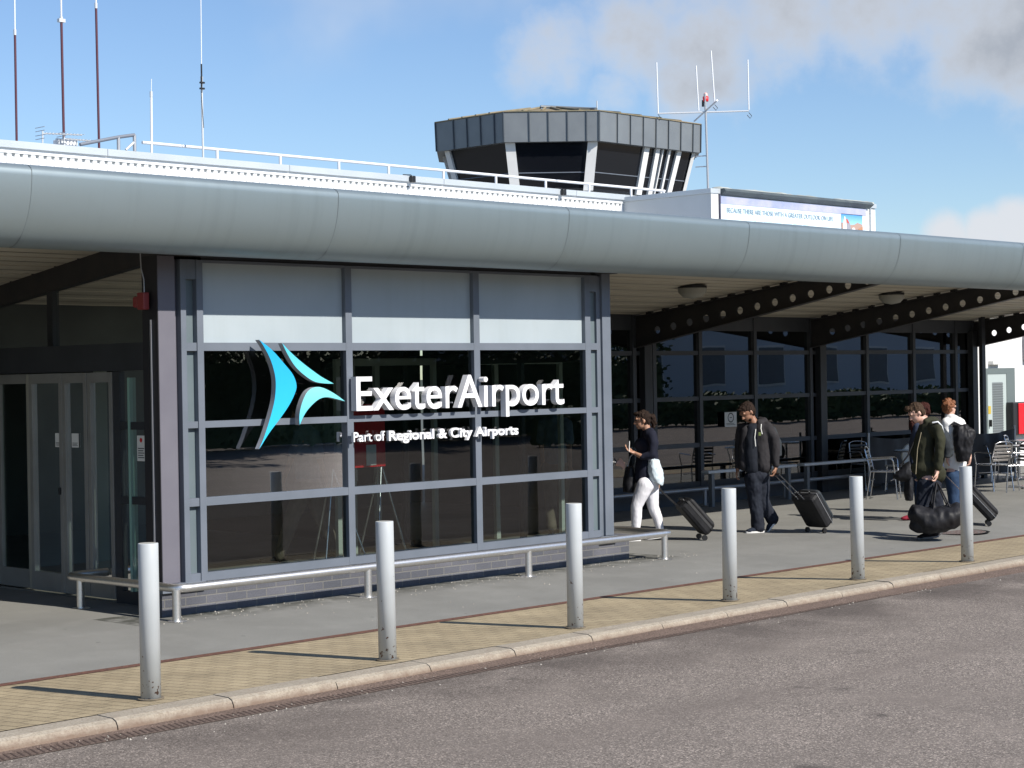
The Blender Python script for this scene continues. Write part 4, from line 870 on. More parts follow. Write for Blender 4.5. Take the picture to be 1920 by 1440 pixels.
rc = empty('fire_cabinet', (25.7, 5.85, .66), 'red fire equipment cabinet with black sides at the right edge against the white wall', 'cabinet')
p0 = ony((1908,753), 5.8); 
MB().box(p0.x-.17, p0.x+.7, 5.8, YB-.01, .66, 1.34, .02).build('case', mat('cabinet_black', (.02,.02,.022), .45), rc)
MB().box(p0.x+.0, p0.x+.68, 5.775, 5.798, .68, 1.32, .01).build('front', 'redpaint', rc)
for x_, n_ in ((24.15, 'dark'),): pass
XP_ = ony((1843,740),4.4).x
pt_ = MB().box(XP_, XP_+.12, 4.4, 4.47, 0, 3.05).build('canopy_post', 'frame_dark', None, (XP_+.08, 4.45, 0)); tag(pt_, 'dark square steel post carrying the far end of the canopy', 'post')
wp = MB().box(22.66, 22.86, 5.3, 5.7, 0, 3.4).build('white_post', 'white', None, (22.76, 5.5, 0)); tag(wp, 'narrow white painted post beside the dark canopy post', 'post')

# ---------------------------------------------------------------- cafe terrace furniture
def chair_proto():
    t = empty('cafe_chair', (0,0,0))
    fr_ = MB(); w_, d_ = .21, .22; hs, hb = .44, .82
    for s_ in (-1, 1):
        MB().tube([(s_*w_, d_, 0), (s_*(w_-.01), d_-.04, hs)], .011, 8).build('leg', 'alu', t)
        MB().tube([(s_*w_, -d_-.05, 0), (s_*(w_-.01), -d_+.02, hs)], .011, 8).build('leg', 'alu', t)
        fr_.tube([(s_*(w_-.01), d_-.04, hs), (s_*(w_-.01), -d_+.02, hs), (s_*(w_-.015), -d_-.03, hs+.2), (s_*(w_-.03), -d_-.07, hb-.03)], .011, 8)
        ar = MB().tube(rounded([(s_*(w_+.03), -d_-.02, .64), (s_*(w_+.05), d_-.06, .66), (s_*(w_-.01), d_-.04, hs)], .07, 4), .011, 8); ar.build('armrest', 'alu', t)
    fr_.tube(rounded([(-(w_-.03), -d_-.07, hb-.03), (-.1, -d_-.085, hb+.005), (.1, -d_-.085, hb+.005), (w_-.03, -d_-.07, hb-.03)], .05, 4), .012, 8)
    fr_.tube([(-w_+.01, d_-.1, .3), (w_-.01, d_-.1, .3)], .008, 6); fr_.tube([(-w_+.01, -d_+.03, .3), (w_-.01, -d_+.03, .3)], .008, 6)
    fr_.build('frame', 'alu', t)
    st_ = MB()
    for i in range(7): y_ = d_-.04-i*.062; st_.box(-w_+.015, w_-.015, y_-.023, y_+.023, hs+.004, hs+.012, .003)
    st_.build('seat', 'alu', t)
    bk_ = MB()
    for i in range(5): z_ = .52+i*.058; y_ = -d_-.03-(z_-.64)*.22; bk_.box(-w_+.03, w_-.03, y_-.004, y_+.004, z_-.018, z_+.018, .003)
    bk_.build('backrest', mat('slat_metal', (.33,.31,.29), .35, .8), t)
    return t
cp_ = chair_proto()
spots = [((1660,935), R(205), 'slatted aluminium cafe chair between the bollard and the bag of the travellers'),
         ((1628,918), R(160), 'leftmost aluminium cafe chair, half hidden behind a bollard'),
         ((1862,920), R(-20), 'slatted aluminium cafe chair nearest the wheeled case at the right'),
         ((1897,922), R(60), 'aluminium cafe chair at the right edge, turned sideways to the table'),
         ((1866,902), R(150), 'aluminium cafe chair on the far side of the right hand table'),
         ((1918,902), R(200), 'farthest right aluminium cafe chair with a brownish back'),]
for i, (p, a, lbl) in enumerate(spots):
    o = cp_ if i == 0 else copy_tree(cp_)
    g_ = onz(p); o.location = (g_.x, g_.y, 0); o.rotation_euler.z = a; tag(o, lbl, 'chair', 'aluminium cafe chairs')
def table_proto():
    t = empty('cafe_table', (0,0,0))
    MB().lathe((0,0,0), [(0,.70),(.32,.70),(.335,.706),(.335,.722),(.325,.728),(0,.728)], 32, False).build('table_top', 'alu', t)
    MB().tube([(0,0,.03),(0,0,.70)], .03, 12).build('pedestal', 'alu', t)
    b_ = MB()
    for k in range(4): a = k*math.pi/2+.4; b_.obox((.15*math.cos(a),.15*math.sin(a),.022), Vector((math.cos(a),math.sin(a),0)), Vector((-math.sin(a),math.cos(a),0)), Vector((0,0,1)), .15, .03, .018, .006)
    b_.build('foot', 'alu', t); return t
tp = table_proto()
for i, (x_, y_, lbl) in enumerate(((16.9, 3.1, 'round aluminium cafe table behind the leaning traveller'), (19.2, 2.35, 'round aluminium cafe table at the right among the chairs'), (21.2, 3.6, 'farthest round aluminium cafe table before the white building'))):
    o = tp if i == 0 else copy_tree(tp); o.location = (x_, y_, 0); tag(o, lbl, 'table', 'cafe tables')
# moulded pale chair
p = onz((1692,922)); t = empty('shell_chair', p, 'pale grey chair with a round moulded back behind the slatted chairs', 'chair')
MB().lathe((0,0,0),[(0,0)],3)
sh = MB(); K = 14
sh.add([(p.x+.23*math.cos(a), p.y-.20+.05*math.cos(a)**2, .62+.21*math.sin(a)) for a in [k*2*math.pi/K for k in range(K)]]+[(p.x+.23*math.cos(a), p.y-.175+.05*math.cos(a)**2, .62+.21*math.sin(a)) for a in [k*2*math.pi/K for k in range(K)]], [tuple(range(K)), tuple(range(K, 2*K))[::-1]]+[(k, (k+1) % K, (k+1) % K+K, k+K) for k in range(K)])
sh.build('backrest', mat('pale_plastic', (.45,.50,.53), .4), t)
MB().box(p.x-.21, p.x+.21, p.y-.2, p.y+.2, .43, .455, .01).build('seat', 'pale_plastic' if 'pale_plastic' in M else 'galv', t)
for sx in (-.18,.18):
    for sy in (-.18,.18): MB().tube([(p.x+sx,p.y+sy,.43),(p.x+sx*1.15,p.y+sy*1.15,0)], .012, 8).build('leg', 'alu', t)
# windbreak
def windbreak(x0_, x1_, y_, h, lbl):
    t = empty('windbreak', (x0_, y_, 0), lbl, 'windbreak', 'canvas windbreaks')
    for x_ in (x0_, x1_): MB().tube([(x_,y_,0),(x_,y_,h+.06)], .02, 10).build('post', 'galv', t)
    m_ = MB(); n = 24; rows = 10; vs = []
    for j in range(rows+1):
        for i in range(n+1):
            u = i/n; v = j/rows; X_ = x0_+(x1_-x0_)*u; sag = .07*math.sin(math.pi*u)*(v**2)
            vs.append((X_, y_+.05*mnoise.noise(Vector((X_*2.2, v*2, 1)))+.02*math.sin(u*22+v*3)*(.4+v), .12+(h-.12)*v-sag))
    m_.add(vs, [(j*(n+1)+i, j*(n+1)+i+1, (j+1)*(n+1)+i+1, (j+1)*(n+1)+i) for j in range(rows) for i in range(n)], True)
    m_.build('canvas', 'textile', t)
windbreak(17.15, 19.1, 4.15, .93, 'black canvas windbreak sagging between posts left of the travellers')
windbreak(19.75, 21.6, 3.9, .93, 'black canvas windbreak panel right of the backpack, before the white building')

# ---------------------------------------------------------------- people
Rh = Vector((RX.x, RX.y, 0)).normalized(); Wd = Vector((BK.x, BK.y, 0)).normalized()     # screen-parallel and towards-viewer directions on the ground
class Blob:
    def __init__(s): s.bm = bmesh.new()
    def ell(s, c, r, rot=None, seg=20):
        mt = Matrix.Translation(Vector(c)) @ (rot.to_4x4() if rot else Matrix()) @ Matrix.Diagonal((*r, 1))
        bmesh.ops.create_uvsphere(s.bm, u_segments=seg, v_segments=seg//2+2, radius=1, matrix=mt); return s
    def cap(s, a, b, ra, rb, seg=16):
        a, b = Vector(a), Vector(b); d = b-a
        if d.length < 1e-5: return s.ell(a, (ra,)*3)
        q = d.to_track_quat('Z', 'Y').to_matrix()
        mt = Matrix.Translation((a+b)/2) @ q.to_4x4()
        bmesh.ops.create_cone(s.bm, cap_ends=True, segments=seg, radius1=ra, radius2=rb, depth=d.length, matrix=mt)
        s.ell(a, (ra,)*3, None, seg); s.ell(b, (rb,)*3, None, seg); return s
    def chain(s, pts, rs):
        for i in range(len(pts)-1): s.cap(pts[i], pts[i+1], rs[i], rs[i+1])
        return s
    def loftv(s, rings, seg=20):
        """rings: (centre, axis_u*ru, axis_v*rv)"""
        vs = []
        for c, u, v in rings: vs.append([s.bm.verts.new(Vector(c)+Vector(u)*math.cos(2*math.pi*k/seg)+Vector(v)*math.sin(2*math.pi*k/seg)) for k in range(seg)])
        for a, b in zip(vs[:-1], vs[1:]):
            for k in range(seg): s.bm.faces.new((a[k], a[(k+1) % seg], b[(k+1) % seg], b[k]))
        s.bm.faces.new(vs[0][::-1]); s.bm.faces.new(vs[-1]); return s
    def build(s, name, material, parent=None, voxel=.012, smooth=4, disp=0, dscale=.12, xf=None, loc=None):
        bmesh.ops.recalc_face_normals(s.bm, faces=s.bm.faces[:])
        me = bpy.data.meshes.new(name); s.bm.to_mesh(me); s.bm.free()
        if xf: me.transform(xf)
        o = bpy.data.objects.new(name, me); C.objects.link(o)
        r = o.modifiers.new('r', 'REMESH'); r.mode = 'VOXEL'; r.voxel_size = voxel
        if smooth: sm_ = o.modifiers.new('s', 'SMOOTH'); sm_.iterations = smooth; sm_.factor = .5
        dg = bpy.context.evaluated_depsgraph_get(); m2 = bpy.data.meshes.new_from_object(o.evaluated_get(dg)); o.modifiers.clear(); o.data = m2; bpy.data.meshes.remove(me)
        if disp:
            m2.update(); nr = [v.normal.copy() for v in m2.vertices]
            for v, n_ in zip(m2.vertices, nr):
                c_ = v.co; q = mnoise.noise(Vector((c_.x/dscale, c_.y/dscale, c_.z/dscale*.55)))+.5*mnoise.noise(Vector((c_.x/dscale*2.3+7, c_.y/dscale*2.3, c_.z/dscale*1.6)))
                v.co = c_+n_*disp*q
        m2.polygons.foreach_set('use_smooth', [True]*len(m2.polygons)); m2.materials.clear(); m2.materials.append(M[material] if isinstance(material, str) else material)
        if parent is not None: o.parent = parent
        elif loc is not None: o.location = loc
        return o
cloth = lambda n, c, nc=None, r=.85: mat(n, c, r, 0, 14, nc or tuple(x*.75 for x in c), bump=.5, bscale=28, spec=.25, bdist=.006, stretch=(1, 1, .6))
M['skin_tan'] = mat('skin_tan', (.42, .24, .16), .5, 0, 20, (.38, .20, .13)); M['skin_fair'] = mat('skin_fair', (.60, .38, .29), .5, 0, 20, (.55, .32, .25)); M['skin_brown'] = mat('skin_brown', (.30, .155, .095), .5, 0, 20, (.26, .13, .08))
M['hair_dark'] = mat('hair_dark', (.018, .012, .010), .75, 0, 60, (.035, .022, .016), bump=.8, bscale=90, stretch=(1,1,.25), spec=.12); M['hair_brown'] = mat('hair_brown', (.045, .027, .016), .75, 0, 60, (.07, .045, .03), bump=.8, bscale=90, stretch=(1,1,.25), spec=.12)
M['hair_red'] = mat('hair_red', (.16, .055, .018), .55, 0, 50, (.27, .10, .04), bump=1, bscale=50); M['hair_auburn'] = mat('hair_auburn', (.035, .012, .010), .75, 0, 60, (.055, .018, .014), bump=.8, bscale=90, stretch=(1,1,.25), spec=.12)
M['navy_knit'] = cloth('navy_knit', (.012, .014, .028)); M['white_denim'] = cloth('white_denim', (.78, .77, .80), (.70, .69, .73)); M['pale_shirt'] = cloth('pale_shirt', (.60, .68, .73), (.54, .62, .67))
M['grey_hoodie'] = cloth('grey_hoodie', (.030, .028, .031)); M['dark_denim'] = cloth('dark_denim', (.009, .011, .019), (.018, .022, .032)); M['tee'] = cloth('slate_tee', (.012, .015, .023))
M['olive'] = cloth('olive_jacket', (.035, .036, .020), (.025, .026, .015)); M['greybag'] = cloth('grey_rucksack', (.035, .042, .048), (.022, .026, .03)); M['blackbag'] = cloth('black_nylon', (.010, .010, .012), (.018, .018, .021), .55)
M['case'] = cloth('black_case', (.012, .012, .013), (.018, .018, .02), .6); M['caseface'] = cloth('case_face', (.035, .040, .044), (.028, .032, .036), .5)
M['blue_denim'] = cloth('blue_denim', (.03, .06, .12), (.02, .04, .085)); M['steel_blue'] = cloth('steel_blue_coat', (.04, .05, .085), (.03, .038, .065)); M['khaki'] = cloth('khaki_trousers', (.16, .13, .10)); M['sky_shirt'] = cloth('sky_shirt', (.18, .24, .33))
M['shoe_sole'] = mat('shoe_sole', (.72, .71, .69), .6); M['shoe_navy'] = cloth('shoe_navy', (.02, .028, .045)); M['shoe_dark'] = cloth('shoe_dark', (.015, .014, .018)); M['shoe_red'] = cloth('shoe_red', (.25, .02, .04))
M['white_cord'] = mat('white_cord', (.70, .70, .66), .7)
def dotted():
    mt = mat('dotted_blouse', (.03, .03, .03), .8); t = mt.node_tree; b = t.nodes['Principled BSDF']; tcn = t.nodes.new('ShaderNodeTexCoord'); vo = t.nodes.new('ShaderNodeTexVoronoi'); vo.inputs['Scale'].default_value = 45
    t.links.new(tcn.outputs['Object'], vo.inputs['Vector']); ls = t.nodes.new('ShaderNodeMath'); ls.operation = 'LESS_THAN'; ls.inputs[1].default_value = .42; t.links.new(vo.outputs['Distance'], ls.inputs[0])
    mx = t.nodes.new('ShaderNodeMix'); mx.data_type = 'RGBA'; t.links.new(ls.outputs[0], mx.inputs['Factor']); mx.inputs['A'].default_value = (.02,.02,.022,1); mx.inputs['B'].default_value = (.6,.6,.58,1); t.links.new(mx.outputs['Result'], b.inputs['Base Color']); return mt
M['dots'] = dotted()

def head_parts(body, H, fwd, up, s=1.0, eyes=True):
    """adds skull, jaw, nose, ears to body; H = centre of skull; returns helper to place things on the head"""
    fwd = Vector(fwd).normalized(); up = Vector(up); up = (up-fwd*up.dot(fwd)).normalized(); lf = up.cross(fwd)
    rot = Matrix((fwd, lf, up)).transposed(); P = lambda f, l, u: Vector(H)+(fwd*f+lf*l+up*u)*s
    body.ell(P(-.005, 0, .02), (.094*s, .074*s, .09*s), rot); body.ell(P(.028, 0, -.045), (.062*s, .056*s, .068*s), rot)
    body.ell(P(.048, 0, -.085), (.034*s, .034*s, .026*s), rot); body.cap(P(.082, 0, .008), P(.105, 0, -.032), .009*s, .014*s, 10)
    for l in (-.014, .014): body.ell(P(.094, l, -.036), (.010*s, .008*s, .008*s), rot, 10)
    for l in (-.074, .074): body.ell(P(-.008, l, -.018), (.018*s, .008*s, .030*s), rot, 12)
    body.cap(P(.078, -.02, -.064), P(.078, .02, -.064), .010*s, .010*s, 8); body.cap(P(.080, -.045, .022), P(.080, .045, .022), .011*s, .011*s, 8)
    return P, rot
def hand(body, wrist, d, side, curl=1.0, s=1.0, palm=None):
    """palm plus five bent fingers; d = pointing direction, side = direction across the knuckles (towards the thumb), palm = facing direction"""
    d = Vector(d).normalized(); side = Vector(side); side = (side-d*side.dot(d)).normalized(); pn = Vector(palm).normalized() if palm else d.cross(side)
    w0 = Vector(wrist); c = w0+d*.045*s
    body.cap(w0, w0+d*.02*s, .024*s, .027*s, 12); rot = Matrix((side, d, side.cross(d))).transposed(); body.ell(c, (.040*s, .050*s, .017*s), rot, 14)
    for i, (o_, ln) in enumerate(((.030, .078), (.010, .086), (-.010, .080), (-.029, .062))):
        b0 = w0+d*.082*s+side*o_*s; a1 = .5*curl; a2 = 1.25*curl; a3 = 2.0*curl; l1, l2, l3 = ln*.45*s, ln*.32*s, ln*.23*s
        p1 = b0+(d*math.cos(a1)+pn*math.sin(a1))*l1; p2 = p1+(d*math.cos(a2)+pn*math.sin(a2))*l2; p3 = p2+(d*math.cos(a3)+pn*math.sin(a3))*l3
        body.chain([b0-d*.02*s, p1, p2, p3], [.0105*s, .0098*s, .0092*s, .0082*s])
    t0 = w0+d*.035*s+side*.032*s; t1 = t0+(side*.75+d*.55+pn*.3*curl).normalized()*.036*s; t2 = t1+(d*.9+pn*.6*curl+side*.1).normalized()*.028*s
    body.chain([t0-side*.012*s, t1, t2], [.013*s, .0115*s, .0095*s])
class Fig:
    """u along the picture, w towards the viewer, z up, metres from the feet"""
    def __init__(s, px, scale, label, skin, zoom=None, group=None):
        s.base = gnd(px); s.k = scale; s.z0 = zoom; s.body = Blob(); s.skin = skin; s.label = label
    def P(s, u, z, w=0): return s.base + Rh*u + Wd*w + Vector((0,0,z))
    def Z(s, x, y, w=0): return s.P((x-s.z0[0])*s.k, (s.z0[1]-y)*s.k, w)      # from an enlarged view
    def start(s, voxel=.0075):
        s.root = s.body.build('person', s.skin, None, voxel, 3, loc=None)
        me = s.root.data; me.transform(Matrix.Translation(-s.base)); s.root.location = s.base; tag(s.root, s.label, 'person'); return s.root
    def wear(s, b, name, material, voxel=.011, smooth=4, disp=.006, dscale=.09):
        o = b.build(name, material, None, voxel, smooth, disp, dscale); o.data.transform(Matrix.Translation(-s.base)); o.parent = s.root; return o
    def part(s, mb, name, material): return mb.build(name, material, None) if False else s._p(mb, name, material)
    def _p(s, mb, name, material):
        ORG[s.root.name] = s.base; return mb.build(name, material, s.root)
def shoe(F, heel, toe, name, up_mat, sole_mat, sole=True, wdt=.042, up=Vector((0,0,1))):
    heel, toe = Vector(heel), Vector(toe); d = (toe-heel).normalized(); L_ = (toe-heel).length; up = (Vector(up)-d*Vector(up).dot(d)).normalized(); sd_ = up.cross(d)
    rot = Matrix((d, sd_, up)).transposed(); b = Blob()
    b.ell(heel+d*.045+up*.045, (.050, .036, .042), rot); b.ell(heel+d*L_*.55+up*.038, (L_*.36, .040, .034), rot); b.ell(heel+d*L_*.80+up*.030, (L_*.20, .043, .026), rot); b.cap(heel+d*.05+up*.06, heel+d*.05+up*.095, .040, .038)
    o = F.wear(b, 'shoe', up_mat, .008, 2, 0)
    if sole:
        pts = []; K = 18
        for k in range(K):
            a = 2*math.pi*k/K; pts.append(heel+d*(L_/2+math.cos(a)*(L_/2+.008))+sd_*math.sin(a)*.044-up*.0)
        sb_ = MB().prism(pts, up*.022); ORG[o.name] = F.base; sb_.build('sole', sole_mat, o)
    return o
def hairshell(F, P, rot, s, material, cover=.0, extra=None, name='hair', disp=.006, vox=.007):
    b = Blob(); b.ell(P(-.018, 0, .034), (.097*s, .083*s, .088*s), rot); b.ell(P(-.045, 0, -.015), (.060*s, .078*s, .070*s), rot)
    b.ell(P(.045, 0, .082), (.05*s, .062*s, .028*s), rot)
    if extra: extra(b)
    return F.wear(b, name, material, vox, 2, disp*1.8, .022)
def rollcase(px, L_, W_, T_, tilt, yaw, hend, label, face='caseface', stretch=.0, soft=False, hand_at=None):
    """wheeled suitcase: px = wheel contact, leaning back by tilt, pulled in direction yaw"""
    g_ = gnd(px); t = empty('wheeled_suitcase', g_, label, 'suitcase', 'wheeled black suitcases')
    f = Vector((math.cos(yaw), math.sin(yaw), 0)); sd_ = Vector((-f.y, f.x, 0)); ax = f*math.sin(tilt)+Vector((0,0,math.cos(tilt)))     # long axis leaning to the hand
    bk_ = f*math.cos(tilt)-Vector((0,0,math.sin(tilt)))                                # from front panel to the leg side... underside
    c0 = g_+Vector((0,0,.034))
    cen = c0+ax*(L_/2+.0)-bk_*(T_/2-.02)
    b = MB().obox(cen, sd_, bk_, ax, W_/2, T_/2*.66, L_/2, .045); o = b.build('case_body', 'case', t)
    b2 = MB().obox(cen-bk_*T_*.34, sd_, bk_, ax, W_/2*.94, T_/2*.36, L_/2*.95, .05); b2.build('front_pocket', face, t)
    z_ = MB(); z_.obox(cen-bk_*T_*.12, sd_, bk_, ax, W_/2+.002, .003, L_/2+.002); z_.build('zip', 'pole' if not soft else 'black', t)
    h_ = MB(); h_.tube(rounded([cen+ax*L_/2+sd_*.08-bk_*T_*.1, cen+ax*(L_/2+.035)+sd_*.08-bk_*T_*.1, cen+ax*(L_/2+.035)-sd_*.08-bk_*T_*.1, cen+ax*L_/2-sd_*.08-bk_*T_*.1], .02, 3), .011, 8); h_.build('carry_handle', 'black', t)
    for s_ in (-1, 1):
        w_ = c0+sd_*s_*(W_/2-.04); q = MB(); q.tube([w_-sd_*.014+bk_*.0, w_+sd_*.014], .034, 16); q.build('wheel', 'black', t)
    if hend is not None:
        top_ = cen+ax*L_/2+bk_*T_*.28; e = Vector(hend); dd = (e-top_); r_ = MB()
        for s_ in (-1, 1): r_.tube([top_+sd_*s_*.05-ax*.02, e+sd_*s_*.045], .0065, 8)
        r_.build('pull_rod', 'alu' if not soft else 'black', t); MB().tube([e-sd_*.06, e+sd_*.06], .014, 10).build('grip', 'black', t)
    return t, cen, ax, bk_, sd_

# --- woman in white jeans
k1 = .00135
F = Fig((1225,1014), k1, 'woman in navy sweater and white jeans looking at a phone while pulling a case', 'skin_tan', (408, 1325)); Z = F.Z
H = Z(325, 222, 0); P, rot = head_parts(F.body, H, -Rh+Wd*.1-Vector((0,0,.12)), Vector((0,0,1)), .98)
F.body.chain([Z(352,262), Z(372,335)], [.048, .052])
F.body.chain([Z(375,385), Z(350,600), Z(365,770)], [.07, .07, .08])
F.body.chain([Z(375,545,.2), Z(300,548,.19), Z(246,520,.14)], [.036, .032, .023])
hand(F.body, Z(246,520,.14), -Rh+Vector((0,0,.45)), Wd*-.9+Vector((0,0,.3)), .9, .92, palm=(Vector((0,0,1))-Rh*.2))
F.body.chain([Z(400,352,-.13), Z(445,560,-.2), Z(470,800,-.18)], [.038, .032, .024]); hand(F.body, Z(470,800,-.18), Vector((0,0,-1))+Rh*.1, Wd, 1.0, .92, palm=-Rh)
fl, bl_ = .09, -.09
F.body.chain([Z(345,800,fl), Z(252,1010,fl), Z(255,1230,fl)], [.08, .05, .034]); F.body.chain([Z(400,800,bl_), Z(410,1020,bl_), Z(478,1215,bl_)], [.08, .05, .034])
F.start()
b = Blob(); b.chain([Z(383,350,0), Z(365,470), Z(340,600), Z(345,720), Z(330,745)], [.085, .105, .112, .128, .12]); b.ell(Z(340,450,0), (.11,.13,.10)); b.chain([Z(400,352,.13), Z(418,430,.18), Z(398,530,.205), Z(310,552,.19)], [.066, .062, .055, .041])
b.chain([Z(395,352,-.13), Z(440,560,-.2), Z(462,720,-.18)], [.062, .05, .036]); b.cap(Z(385,352,.11), Z(385,352,-.11), .072, .072); b.cap(Z(375,330,0), Z(380,350,0), .062, .08); F.wear(b, 'sweater', 'navy_knit')
b = Blob(); b.loftv([(Z(412,585,.02), Rh*.075, Wd*.14), (Z(420,640,.02), Rh*.092, Wd*.16), (Z(430,710,.02), Rh*.108+Vector((0,0,-.01)), Wd*.17), (Z(434,775,.02), Rh*.098+Vector((0,0,-.03)), Wd*.165), (Z(440,800,.02), Rh*.082+Vector((0,0,-.035)), Wd*.15)], 28); F.wear(b, 'shirt_tail', 'pale_shirt', .010, 2, .012, .06)
b = Blob(); b.ell(Z(365,800,0), (.135,.15,.11)); b.chain([Z(335,815,fl), Z(255,1000,fl), Z(252,1120,fl), Z(250,1235,fl)], [.105, .072, .066, .048]); b.chain([Z(395,820,bl_), Z(415,1020,bl_), Z(452,1120,bl_), Z(478,1225,bl_)], [.105, .070, .064, .047]); F.wear(b, 'jeans', 'white_denim', .010, 3, .004, .07)
shoe(F, Z(285,1318,fl), Z(140,1322,fl), 's', 'shoe_dark', 'shoe_sole'); shoe(F, Z(512,1300,bl_), Z(350,1322,bl_), 's', 'shoe_dark', 'shoe_sole')
hairshell(F, P, rot, .98, 'hair_dark', extra=lambda b: b.chain([P(-.09,0,.03), P(-.135,0,.02), P(-.145,0,-.06), P(-.12,.0,-.13)], [.03, .038, .036, .014]))
g = MB(); g.tube([P(.085,-.07,.005), P(.088,-.03,.005), P(.1,0,.008), P(.088,.03,.005), P(.085,.07,.005)], .003, 6); g.tube([P(.085,.07,.005), P(-.0,.08,.0)], .003, 6); F._p(g, 'glasses', 'black')
e_ = Blob(); 
for l in (-.03,.03): e_.ell(P(.084, l, .003), (.008,.010,.006), rot, 8)
F.wear(e_, 'eyes', 'ink', .004, 0, 0)
b = MB().obox(Z(197,458,.12), Vector((.3,.2,.9)).normalized(), Wd, (Vector((.3,.2,.9)).normalized()).cross(Wd), .07, .036, .005, .004); ph = b.build('phone', mat('phone_white', (.6,.6,.6), .3), None, Z(197,458,.12)); tag(ph, 'pale phone held in the hand of the woman in white jeans', 'phone')
b = Blob(); b.loftv([(Z(200,880,-.1), Rh*.075, Wd*.14), (Z(202,800,-.1), Rh*.085, Wd*.15), (Z(212,650,-.1), Rh*.05, Wd*.13)]); o = b.build('tote_bag', 'blackbag', None, .011, 3, .008, .08); o.data.transform(Matrix.Translation(-Z(200,880,-.1))); o.location = Z(200,880,-.1); tag(o, 'soft black tote bag hanging in front of the woman in white jeans', 'bag')
ORG[o.name] = Z(200,880,-.1); MB().tube([Z(175,690,-.1), Z(215,560,-.1), Z(300,480,-.1), Z(240,680,-.1)], .007, 8).build('strap', 'galv', o)
yaw = math.atan2(-Rh.y, -Rh.x)
rollcase((1316,1012), .50, .34, .23, R(41), yaw+R(10), Z(478,862,-.16), 'black wheeled suitcase with a small white tag, pulled by the woman in white jeans', 'case', soft=True)

# --- man in grey hoodie
k2 = .001411
F = Fig((1427,998), k2, 'man in dark grey hoodie with white cords looking down and pulling a case', 'skin_brown', (330, 1285)); Z = F.Z
H = Z(218, 190, .05); fw = -Rh*.8+Wd*.45-Vector((0,0,.62)); P, rot = head_parts(F.body, H, fw, Vector((0,0,1))-Rh*.2, 1.05)
F.body.chain([Z(250,235,.0), Z(290,310,0)], [.055, .06]); F.body.chain([Z(285,380,-.03), Z(285,560,-.03), Z(300,740,-.03)], [.075, .075, .08])
F.body.chain([Z(400,330,.08), Z(455,520,.10), Z(460,680,.12)], [.034, .034, .028]); hand(F.body, Z(460,690,.12), Vector((0,0,-1))-Rh*.15, Wd-Rh*.3, 1.15, 1, palm=-Rh+Wd*.2)
F.body.chain([Z(180,345,-.08), Z(150,540,-.1), Z(135,700,-.05)], [.034, .034, .028]); hand(F.body, Z(133,705,-.05), Vector((0,0,-1))-Rh*.2, Wd-Rh*.3, .6, 1, palm=Rh)
lf_, lr = .04, -.03
F.body.chain([Z(262,770,lf_), Z(270,1010,lf_), Z(300,1225,lf_)], [.09, .055, .038]); F.body.chain([Z(340,770,lr), Z(350,1000,lr), Z(435,1165,lr)], [.09, .055, .038])
F.start()
b = Blob(); b.chain([Z(262,350,.045), Z(250,450,.055), Z(245,560,.055), Z(255,700,.05)], [.075, .095, .10, .10]); b.ell(Z(280,320,.02), (.075,.075,.05)); F.wear(b, 'tee_shirt', 'tee')
b = Blob()
b.chain([Z(340,350,.03), Z(345,500,.04), Z(350,680,.04)], [.095, .105, .115]); b.chain([Z(205,365,.03), Z(188,520,.03), Z(190,680,.03)], [.06, .065, .07]); b.cap(Z(370,335,.03), Z(200,345,-.06), .08, .07); b.ell(Z(290,520,-.05), (.16,.16,.2)); b.ell(Z(290,660,-.05), (.17,.17,.10))
b.chain([Z(398,330,.06), Z(452,430,.09), Z(462,530,.10), Z(465,670,.12)], [.072, .066, .058, .046]); b.chain([Z(180,350,-.08), Z(150,540,-.1), Z(140,690,-.06)], [.075, .062, .046])
b.ell(Z(385,335,.04), (.085,.085,.07)); b.chain([Z(330,290,.04), Z(375,285,-.02), Z(350,270,-.1)], [.045, .055, .05]); F.wear(b, 'hoodie', 'grey_hoodie', .012, 3, .009, .08)
g = MB(); g.tube([Z(334,300,.15), Z(328,340,.165), Z(338,390,.168)], .007, 8); g.tube([Z(285,345,.13), Z(272,420,.16), Z(278,500,.17)], .006, 6); g.tube([Z(190,345,.05), Z(178,420,.07), Z(165,600,.08)], .006, 6); F._p(g, 'cord', 'white_cord')
g = MB(); c_ = Z(318,388,.165); g.obox(c_, Rh, Vector((0,0,1)), Rh.cross(Vector((0,0,1))), .016, .022, .003); F._p(g, 'chest_badge', mat('badge', (.12,.16,.04), .6))
b = Blob(); b.ell(Z(305,770,0), (.145,.15,.11)); b.chain([Z(262,790,lf_), Z(272,1000,lf_), Z(290,1120,lf_), Z(302,1238,lf_)], [.115, .088, .082, .085]); b.chain([Z(340,790,lr), Z(352,1000,lr), Z(395,1100,lr), Z(438,1165,lr)], [.112, .090, .084, .08]); F.wear(b, 'jeans', 'dark_denim', .011, 2, .012, .07)
shoe(F, Z(355,1283,lf_), Z(185,1285,lf_+.07), 's', 'shoe_navy', 'shoe_sole'); shoe(F, Z(478,1188,lr), Z(398,1288,lr), 's', 'shoe_navy', 'shoe_sole', up=-Rh+Vector((0,0,.6)))
hairshell(F, P, rot, 1.05, 'hair_dark', extra=lambda b: b.ell(P(.07,0,.085), (.035,.05,.022), rot))
b = Blob(); b.cap(P(.05,-.05,-.085), P(.05,.05,-.085), .018, .018); b.cap(P(.09,-.018,-.052), P(.09,.018,-.052), .006, .006); F.wear(b, 'beard', 'hair_dark', .005, 1, 0)
